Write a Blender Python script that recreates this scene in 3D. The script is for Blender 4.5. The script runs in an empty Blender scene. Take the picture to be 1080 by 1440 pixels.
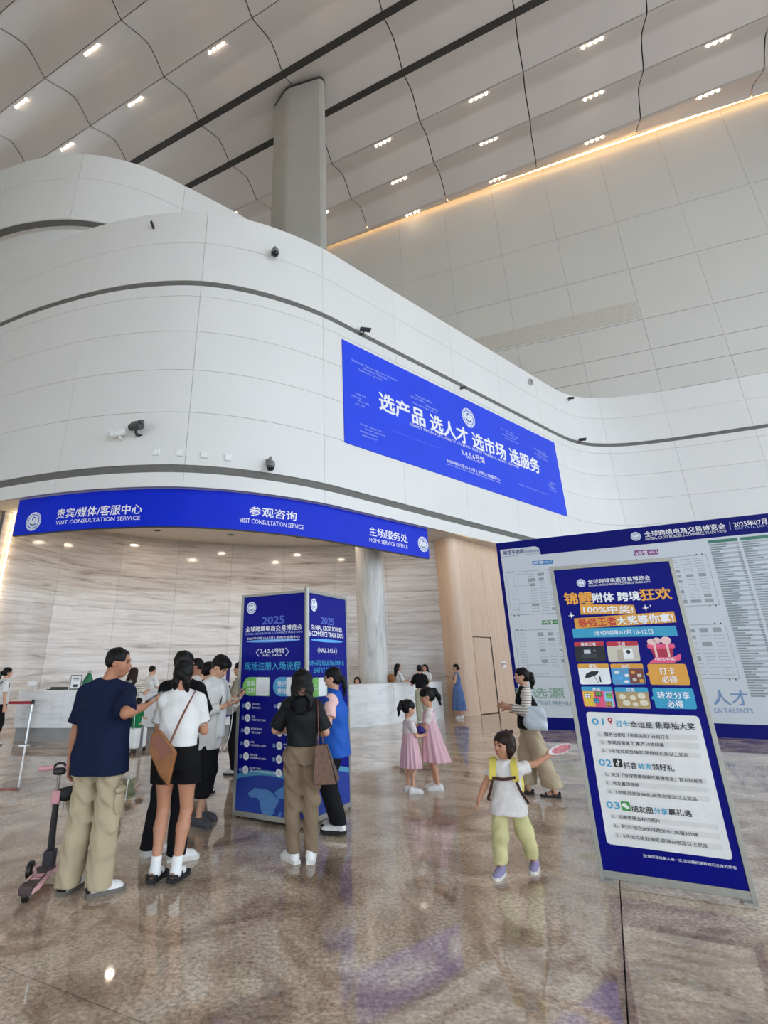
import bpy, math, random
import numpy as np
random.seed(7)
scene = bpy.context.scene
COL = scene.collection

# ------------------------------------------------------------------ camera (1080 x 1440 frame)
CAM_F, CAM_PITCH, CAM_ROLL, CAM_H, CAM_CX, CAM_CY = 722.07, .359, -.007, 1.617, 449.755, 666.238
from mathutils import Matrix, Vector
_F = Vector((0, math.cos(CAM_PITCH), math.sin(CAM_PITCH))); _U = Vector((0, -math.sin(CAM_PITCH), math.cos(CAM_PITCH))); _R = Vector((1, 0, 0))
_R2 = _R * math.cos(CAM_ROLL) + _U * math.sin(CAM_ROLL); _U2 = _U * math.cos(CAM_ROLL) - _R * math.sin(CAM_ROLL)
cd = bpy.data.cameras.new('camera'); cam = bpy.data.objects.new('camera', cd); COL.objects.link(cam)
cd.sensor_fit = 'HORIZONTAL'; cd.sensor_width = 36; cd.lens = CAM_F / 1080 * 36
cd.shift_x = (540 - CAM_CX) / 1080; cd.shift_y = (CAM_CY - 720) / 1080; cd.clip_end = 400
m = Matrix((_R2, _U2, -_F)).transposed().to_4x4(); m.translation = (0, 0, CAM_H); cam.matrix_world = m
scene.camera = cam

# ------------------------------------------------------------------ sky, exposure
w = bpy.data.worlds.new('World'); scene.world = w; w.use_nodes = True
bg = w.node_tree.nodes['Background']; bg.inputs[0].default_value = (.75, .87, 1.0, 1); bg.inputs[1].default_value = 2.3
scene.view_settings.view_transform = 'Standard'; scene.view_settings.look = 'None'; scene.view_settings.gamma = 1; scene.view_settings.use_curve_mapping = False
scene.view_settings.exposure = 0.82
scene.cycles.max_bounces = 8; scene.cycles.diffuse_bounces = 5; scene.cycles.glossy_bounces = 4

# ------------------------------------------------------------------ materials
def lin(c): return tuple((x / 12.92 if x <= .04045 else ((x + .055) / 1.055) ** 2.4) for x in c)
def rgb(h): h = h.lstrip('#'); return lin(tuple(int(h[i:i + 2], 16) / 255 for i in (0, 2, 4)))
MATS = {}
def mat(name, col, rough=.5, metal=0., spec=.5, var=(6., .06), bump=None, emit=None, stretch=(1, 1, 1), coat=0., sheen=0.):
    if name in MATS: return MATS[name]
    m = bpy.data.materials.new(name); m.use_nodes = True; nt = m.node_tree; b = nt.nodes['Principled BSDF']; L = nt.links.new
    c = rgb(col) if isinstance(col, str) else col
    b.inputs['Roughness'].default_value = rough; b.inputs['Metallic'].default_value = metal; b.inputs['Specular IOR Level'].default_value = spec
    if coat: b.inputs['Coat Weight'].default_value = coat; b.inputs['Coat Roughness'].default_value = .08
    if sheen: b.inputs['Sheen Weight'].default_value = sheen
    tc = nt.nodes.new('ShaderNodeTexCoord'); mp = nt.nodes.new('ShaderNodeMapping'); mp.inputs['Scale'].default_value = stretch; L(tc.outputs['Object'], mp.inputs[0])
    nz = nt.nodes.new('ShaderNodeTexNoise'); nz.inputs['Scale'].default_value = var[0]; nz.inputs['Detail'].default_value = 4; L(mp.outputs[0], nz.inputs['Vector'])
    rp = nt.nodes.new('ShaderNodeValToRGB'); a = var[1]
    rp.color_ramp.elements[0].position = .3; rp.color_ramp.elements[1].position = .7
    rp.color_ramp.elements[0].color = tuple(max(0, x * (1 - a)) for x in c) + (1,); rp.color_ramp.elements[1].color = tuple(min(1, x * (1 + a)) for x in c) + (1,)
    L(nz.outputs['Fac'], rp.inputs[0]); L(rp.outputs[0], b.inputs['Base Color'])
    if bump:
        n2 = nt.nodes.new('ShaderNodeTexNoise'); n2.inputs['Scale'].default_value = bump[0]; n2.inputs['Detail'].default_value = 3; L(mp.outputs[0], n2.inputs['Vector'])
        bp = nt.nodes.new('ShaderNodeBump'); bp.inputs['Strength'].default_value = bump[1]; bp.inputs['Distance'].default_value = .01; L(n2.outputs['Fac'], bp.inputs['Height']); L(bp.outputs[0], b.inputs['Normal'])
    if emit: b.inputs['Emission Color'].default_value = (*(rgb(emit[0]) if isinstance(emit[0], str) else emit[0]), 1); b.inputs['Emission Strength'].default_value = emit[1]
    MATS[name] = m; return m
def ramp_mat(name, stops, scale, stretch, rough, distort=0., detail=6., rough_var=0., bump=0., object_tint=0., spec=.5, fine=None):
    """stone and wood: a noise run through several colours"""
    m = bpy.data.materials.new(name); m.use_nodes = True; nt = m.node_tree; b = nt.nodes['Principled BSDF']; L = nt.links.new
    tc = nt.nodes.new('ShaderNodeTexCoord'); mp = nt.nodes.new('ShaderNodeMapping'); mp.inputs['Scale'].default_value = stretch; L(tc.outputs['Object'], mp.inputs[0])
    nz = nt.nodes.new('ShaderNodeTexNoise'); nz.inputs['Scale'].default_value = scale; nz.inputs['Detail'].default_value = detail; nz.inputs['Roughness'].default_value = .62; nz.inputs['Distortion'].default_value = distort
    L(mp.outputs[0], nz.inputs['Vector']); rp = nt.nodes.new('ShaderNodeValToRGB')
    while len(rp.color_ramp.elements) < len(stops): rp.color_ramp.elements.new(.5)
    for e, (p, c) in zip(rp.color_ramp.elements, stops): e.position = p; e.color = (*rgb(c), 1)
    L(nz.outputs['Fac'], rp.inputs[0]); out = rp.outputs[0]
    if fine:
        n3 = nt.nodes.new('ShaderNodeTexNoise'); n3.inputs['Scale'].default_value = fine[0]; n3.inputs['Detail'].default_value = 8; n3.inputs['Roughness'].default_value = .7; L(tc.outputs['Object'], n3.inputs['Vector'])
        r3 = nt.nodes.new('ShaderNodeMapRange'); r3.inputs[1].default_value = .3; r3.inputs[2].default_value = .7; r3.inputs[3].default_value = 1 - fine[1]; r3.inputs[4].default_value = 1 + fine[1]; L(n3.outputs['Fac'], r3.inputs[0])
        mx = nt.nodes.new('ShaderNodeMix'); mx.data_type = 'RGBA'; mx.blend_type = 'MULTIPLY'; mx.inputs[0].default_value = 1; L(out, mx.inputs[6]); L(r3.outputs[0], mx.inputs[7]); out = mx.outputs[2]
    if object_tint:
        oi = nt.nodes.new('ShaderNodeObjectInfo'); r2 = nt.nodes.new('ShaderNodeMapRange'); r2.inputs[3].default_value = 1 - object_tint; r2.inputs[4].default_value = 1 + object_tint * .6; L(oi.outputs['Random'], r2.inputs[0])
        mx = nt.nodes.new('ShaderNodeMix'); mx.data_type = 'RGBA'; mx.blend_type = 'MULTIPLY'; mx.inputs[0].default_value = 1; L(out, mx.inputs[6]); L(r2.outputs[0], mx.inputs[7]); out = mx.outputs[2]
    L(out, b.inputs['Base Color']); b.inputs['Roughness'].default_value = rough; b.inputs['Specular IOR Level'].default_value = spec
    if rough_var:
        r4 = nt.nodes.new('ShaderNodeMapRange'); r4.inputs[3].default_value = rough; r4.inputs[4].default_value = rough + rough_var; L(nz.outputs['Fac'], r4.inputs[0]); L(r4.outputs[0], b.inputs['Roughness'])
    if bump:
        bp = nt.nodes.new('ShaderNodeBump'); bp.inputs['Strength'].default_value = bump; bp.inputs['Distance'].default_value = .02; L(nz.outputs['Fac'], bp.inputs['Height']); L(bp.outputs[0], b.inputs['Normal'])
    MATS[name] = m; return m
def emit_mat(name, col, s):
    return mat(name, col, .5, emit=(col, s), var=(3, .02))
def stripe_mat(name, c1, c2, freq, duty=.5, axis=2, rough=.8):
    m = bpy.data.materials.new(name); m.use_nodes = True; nt = m.node_tree; b = nt.nodes['Principled BSDF']; L = nt.links.new
    tc = nt.nodes.new('ShaderNodeTexCoord'); sx = nt.nodes.new('ShaderNodeSeparateXYZ'); L(tc.outputs['Object'], sx.inputs[0])
    a = nt.nodes.new('ShaderNodeMath'); a.operation = 'MULTIPLY'; a.inputs[1].default_value = freq; L(sx.outputs[axis], a.inputs[0])
    f = nt.nodes.new('ShaderNodeMath'); f.operation = 'FRACT'; L(a.outputs[0], f.inputs[0])
    g = nt.nodes.new('ShaderNodeMath'); g.operation = 'GREATER_THAN'; g.inputs[1].default_value = duty; L(f.outputs[0], g.inputs[0])
    mx = nt.nodes.new('ShaderNodeMix'); mx.data_type = 'RGBA'; mx.inputs[6].default_value = (*rgb(c1), 1); mx.inputs[7].default_value = (*rgb(c2), 1); L(g.outputs[0], mx.inputs[0]); L(mx.outputs[2], b.inputs['Base Color']); b.inputs['Roughness'].default_value = rough
    MATS[name] = m; return m

WALL = mat('white wall panel', '#E9E7E2', .38, var=(.35, .02), spec=.4)
WALL_UP = mat('shaded upper wall panel', '#DAD7CF', .6, var=(.2, .03), spec=.2)  # same panels as the white wall, darkened to paint in the shade higher up
BACKING = mat('dark joint backing', '#716F6A', .8)
SLOT = mat('dark grey recessed strip', '#6E6C66', .7, var=(9, .1))
CEIL = mat('ceiling panel', '#D3C9C1', .6, var=(.3, .02), spec=.2)
SLOTDARK = mat('black ceiling slot', '#38342F', .8)
MARBLE = ramp_mat('veined wall marble', [(.27, '#8A7F77'), (.4, '#C0B7AF'), (.58, '#DAD5D0'), (.8, '#BDB4AC')], 1.7, (.3, .3, 4.2), .1, .9, 10, object_tint=.05, fine=(14, .06))
COUNTER = ramp_mat('pale counter marble', [(.25, '#BFBDBB'), (.42, '#DBDAD8'), (.6, '#E9E8E6'), (.85, '#D5D3D1')], 1.6, (.6, .6, 2.6), .18, 1.6, 8)
PLINTH = ramp_mat('grey plinth stone', [(.3, '#85817E'), (.7, '#9C9895')], 2, (1, 1, 1), .3)
PILLAR = ramp_mat('pillar stone', [(.3, '#A6A29D'), (.5, '#C3C0BB'), (.7, '#D2CFCA')], 2.2, (2.2, 2.2, .35), .25, .8, 6)
FLOOR = ramp_mat('polished brown stone', [(.28, '#766354'), (.42, '#A68F7B'), (.52, '#C5B099'), (.72, '#DFCFBB')], 1.1, (1, 1, 1), .02, 1.5, 15, rough_var=.03, object_tint=.15, fine=(34, .6), spec=.5)
WOOD = ramp_mat('pale oak veneer', [(.3, '#DDB897'), (.5, '#E5C4A6'), (.7, '#EACDB2')], 3, (5, 5, .18), .4, .3, 6, object_tint=.04)
ALU = mat('aluminium frame', '#A09D94', .4, .5, var=(20, .05)); STEEL = mat('brushed steel', '#C8C8C8', .22, 1.0); BLACK = mat('black plastic', '#151515', .4); WHITE = mat('white plastic', '#EDEDEA', .4); GREY = mat('grey plastic', '#7C7C7C', .45)
SIGNBLUE = mat('print royal blue', '#3350E6', .45, spec=.12, var=(.4, .05)); RINGBLUE = mat('print cobalt', '#1430D0', .35, spec=.12, var=(.5, .06)); NAVY = mat('print navy', '#0B0E82', .4, spec=.12, var=(1, .06)); POSTERBLUE = mat('print deep blue', '#040A78', .4, spec=.12, var=(1.2, .12)); BOARDBLUE = mat('board navy', '#0A1270', .4, spec=.12, var=(.5, .06))

# ------------------------------------------------------------------ mesh helpers
class MB:
    """collects faces, then links them as one mesh object"""
    def __init__(s): s.v = []; s.f = []
    def add(s, vs, fs): n = len(s.v); s.v += [tuple(map(float, p)) for p in vs]; s.f += [tuple(i + n for i in f) for f in fs]; return s
    def box(s, lo, hi, R=None, c=None):
        x0, y0, z0 = lo; x1, y1, z1 = hi; P = [(x0, y0, z0), (x1, y0, z0), (x1, y1, z0), (x0, y1, z0), (x0, y0, z1), (x1, y0, z1), (x1, y1, z1), (x0, y1, z1)]
        if R is not None: P = [tuple(np.asarray(c if c is not None else (0, 0, 0)) + R @ np.array(p, float)) for p in P]
        return s.add(P, [(0, 3, 2, 1), (4, 5, 6, 7), (0, 1, 5, 4), (1, 2, 6, 5), (2, 3, 7, 6), (3, 0, 4, 7)])
    def prism(s, pts, z0, z1):
        n = len(pts); a = sum(pts[i][0] * pts[(i + 1) % n][1] - pts[(i + 1) % n][0] * pts[i][1] for i in range(n))
        if a < 0: pts = pts[::-1]
        P = [(p[0], p[1], z0) for p in pts] + [(p[0], p[1], z1) for p in pts]
        return s.add(P, [tuple(range(n - 1, -1, -1)), tuple(range(n, 2 * n))] + [(i, (i + 1) % n, n + (i + 1) % n, n + i) for i in range(n)])
    def plate(s, pts, y0, y1):          # outline in x,z extruded along y
        n = len(pts); a = sum(pts[i][0] * pts[(i + 1) % n][1] - pts[(i + 1) % n][0] * pts[i][1] for i in range(n))
        if a < 0: pts = pts[::-1]
        P = [(p[0], y0, p[1]) for p in pts] + [(p[0], y1, p[1]) for p in pts]
        return s.add(P, [tuple(range(n)), tuple(range(2 * n - 1, n - 1, -1))] + [(i, n + i, n + (i + 1) % n, (i + 1) % n) for i in range(n)])
    def tube(s, pts, r, n=8, caps=True):
        pts = [np.asarray(p, float) for p in pts]; rs = r if hasattr(r, '__len__') else [r] * len(pts); V0 = len(s.v); up = None
        for i, p in enumerate(pts):
            d = pts[min(i + 1, len(pts) - 1)] - pts[max(i - 1, 0)]; d = d / (np.linalg.norm(d) + 1e-12)
            if up is None: up = np.cross(d, (0, 0, 1.) if abs(d[2]) < .9 else (1., 0, 0))
            t = up - d * (up @ d); t /= np.linalg.norm(t) + 1e-12; up = t; b = np.cross(d, t)
            for k in range(n): a = 2 * math.pi * k / n; s.v.append(tuple(p + rs[i] * (math.cos(a) * t + math.sin(a) * b)))
        for i in range(len(pts) - 1):
            for k in range(n): s.f.append((V0 + i * n + k, V0 + i * n + (k + 1) % n, V0 + (i + 1) * n + (k + 1) % n, V0 + (i + 1) * n + k))
        if caps: s.f.append(tuple(V0 + k for k in range(n))[::-1]); s.f.append(tuple(V0 + (len(pts) - 1) * n + k for k in range(n)))
        return s
    def lathe(s, prof, c=(0, 0, 0), n=20):
        V0 = len(s.v)
        for r, z in prof:
            for k in range(n): a = 2 * math.pi * k / n; s.v.append((c[0] + r * math.cos(a), c[1] + r * math.sin(a), c[2] + z))
        for i in range(len(prof) - 1):
            for k in range(n): s.f.append((V0 + i * n + k, V0 + i * n + (k + 1) % n, V0 + (i + 1) * n + (k + 1) % n, V0 + (i + 1) * n + k))
        s.f.append(tuple(V0 + k for k in range(n))[::-1]); s.f.append(tuple(V0 + (len(prof) - 1) * n + k for k in range(n))); return s
    def mesh(s, name, material):
        me = bpy.data.meshes.new(name); me.from_pydata(s.v, [], s.f); me.update(); me.materials.append(material); return me
    def build(s, name, material, parent=None, smooth=False, kind=None, bevel=0):
        me = s.mesh(name, material); o = bpy.data.objects.new(name, me); COL.objects.link(o)
        if smooth:
            me.polygons.foreach_set('use_smooth', [True] * len(me.polygons))
            me.set_sharp_from_angle(angle=math.radians(40))
        if bevel: b = o.modifiers.new('bevel', 'BEVEL'); b.width = bevel; b.segments = 2; b.limit_method = 'ANGLE'
        if parent: o.parent = parent
        if kind: o['kind'] = kind
        return o
def tag(o, label, cat, group=None):
    o['label'] = label; o['category'] = cat
    if group: o['group'] = group
    return o
def empty(name, loc=(0, 0, 0), rz=0.):
    o = bpy.data.objects.new(name, None); COL.objects.link(o); o.location = loc; o.rotation_euler = (0, 0, rz); return o
def inst(mesh, name, loc=(0, 0, 0), rz=0., parent=None):
    o = bpy.data.objects.new(name, mesh); COL.objects.link(o); o.location = loc; o.rotation_euler = (0, 0, rz)
    if parent: o.parent = parent
    return o
def prism_obj(name, pts, z0, z1, material, parent): return MB().prism([(p[0], p[1]) for p in pts], z0, z1).build(name, material, parent)
def ribbon_obj(name, pts, width, thick, material, parent, wdir):
    """a strap: a flat band swept along pts, wdir across the band"""
    pts = [np.asarray(p, float) for p in pts]; P = []
    for _ in range(2):                      # round the corners off
        q = [pts[0]]
        for a, b in zip(pts, pts[1:]): q += [a * .75 + b * .25, a * .25 + b * .75]
        pts = q + [pts[-1]]
    w0 = np.asarray(wdir, float); mb = MB(); n = len(pts); vs = []
    for i, p in enumerate(pts):
        d = pts[min(i + 1, n - 1)] - pts[max(i - 1, 0)]; d /= np.linalg.norm(d) + 1e-12
        t = w0 - d * (w0 @ d); t /= np.linalg.norm(t) + 1e-12; nn = np.cross(d, t)
        for a, b in ((-1, -1), (1, -1), (1, 1), (-1, 1)): vs.append(p + t * width / 2 * a + nn * thick / 2 * b)
    fs = [(4 * i + k, 4 * i + (k + 1) % 4, 4 * i + 4 + (k + 1) % 4, 4 * i + 4 + k) for i in range(n - 1) for k in range(4)] + [(3, 2, 1, 0), (4 * n - 4, 4 * n - 3, 4 * n - 2, 4 * n - 1)]
    return mb.add(vs, fs).build(name, material, parent, smooth=True)

# ------------------------------------------------------------------ plan of the building (metres; camera stands at the origin, looking along +y)
CTRL = [(-30, 24.2), (-24, 21.3), (-18, 18.4), (-12, 15.5), (-10, 14.55), (-8.2, 13.85), (-6.6, 13.38), (-5.2, 13.15), (-3.9, 13.12), (-2.6, 13.38), (-1.2, 13.95), (.15, 14.75), (1.5, 15.82), (4.4, 18.15), (8.4, 21.37), (11.6, 23.94), (12.8, 24.9), (13.8, 25.6), (14.8, 26.05), (16, 26.22), (17.2, 26.1), (18.3, 25.8), (19.4, 25.4), (23.2, 23.76), (30, 20.84), (38, 17.4), (46, 13.96)]
class Plan:
    def __init__(s, ctrl, n=12):
        C = [np.array(c, float) for c in ctrl]; out = []
        for i in range(1, len(C) - 2):
            p0, p1, p2, p3 = C[i - 1:i + 3]; d1 = np.linalg.norm(p2 - p1); u = (p2 - p1) / d1
            m1 = (u + (p1 - p0) / np.linalg.norm(p1 - p0)) / 2 * d1; m2 = (u + (p3 - p2) / np.linalg.norm(p3 - p2)) / 2 * d1
            for k in range(n):
                t = k / n; out.append((2 * t**3 - 3 * t * t + 1) * p1 + (t**3 - 2 * t * t + t) * m1 + (-2 * t**3 + 3 * t * t) * p2 + (t**3 - t * t) * m2)
        out.append(C[-2]); s.P = np.array(out); s.S = np.concatenate([[0], np.cumsum(np.linalg.norm(np.diff(s.P, axis=0), axis=1))])
    def s_of_x(s, x): return float(np.interp(x, s.P[:, 0], s.S))
    def at(s, a, off=0.):
        X = lambda q: np.interp(q, s.S, s.P[:, 0]); Y = lambda q: np.interp(q, s.S, s.P[:, 1]); dx = X(a + .05) - X(a - .05); dy = Y(a + .05) - Y(a - .05); L = math.hypot(dx, dy)
        return float(X(a) + off * dy / L), float(Y(a) - off * dx / L)          # off > 0: out of the wall, towards the hall
    def shell(s, mb, a0, a1, z0, z1, off, th, seg=.35):
        n = max(1, int(math.ceil((a1 - a0) / seg))); A = [a0 + (a1 - a0) * i / n for i in range(n + 1)]; o = [s.at(a, off) for a in A]; i_ = [s.at(a, off - th) for a in A]
        vs = [(*p, z0) for p in o] + [(*p, z1) for p in o] + [(*p, z0) for p in i_] + [(*p, z1) for p in i_]; N = n + 1; fs = []
        for k in range(n): fs += [(k, k + 1, N + k + 1, N + k), (2 * N + k + 1, 2 * N + k, 3 * N + k, 3 * N + k + 1), (N + k, N + k + 1, 3 * N + k + 1, 3 * N + k), (k + 1, k, 2 * N + k, 2 * N + k + 1)]
        fs += [(0, N, 3 * N, 2 * N), (n, 2 * N + n, 3 * N + n, N + n)]
        return mb.add(vs, fs)
MASS = Plan(CTRL)
E1 = np.array([math.cos(math.radians(152.5)), math.sin(math.radians(152.5))]); E2 = np.array([-E1[1], E1[0]]) * -1   # the hall's own axes
E2 = np.array([math.cos(math.radians(62.5)), math.sin(math.radians(62.5))])
def ST(s, t): return E1[0] * s + E2[0] * t, E1[1] * s + E2[1] * t
W0 = np.array([.55, 33.5]); W1 = np.array([28, 21.7]); WD = (W1 - W0) / np.linalg.norm(W1 - W0); WN = np.array([WD[1], -WD[0]])          # the tall rear wall
def wall_y(x): return W0[1] + (x - W0[0]) * WD[1] / WD[0]

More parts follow.
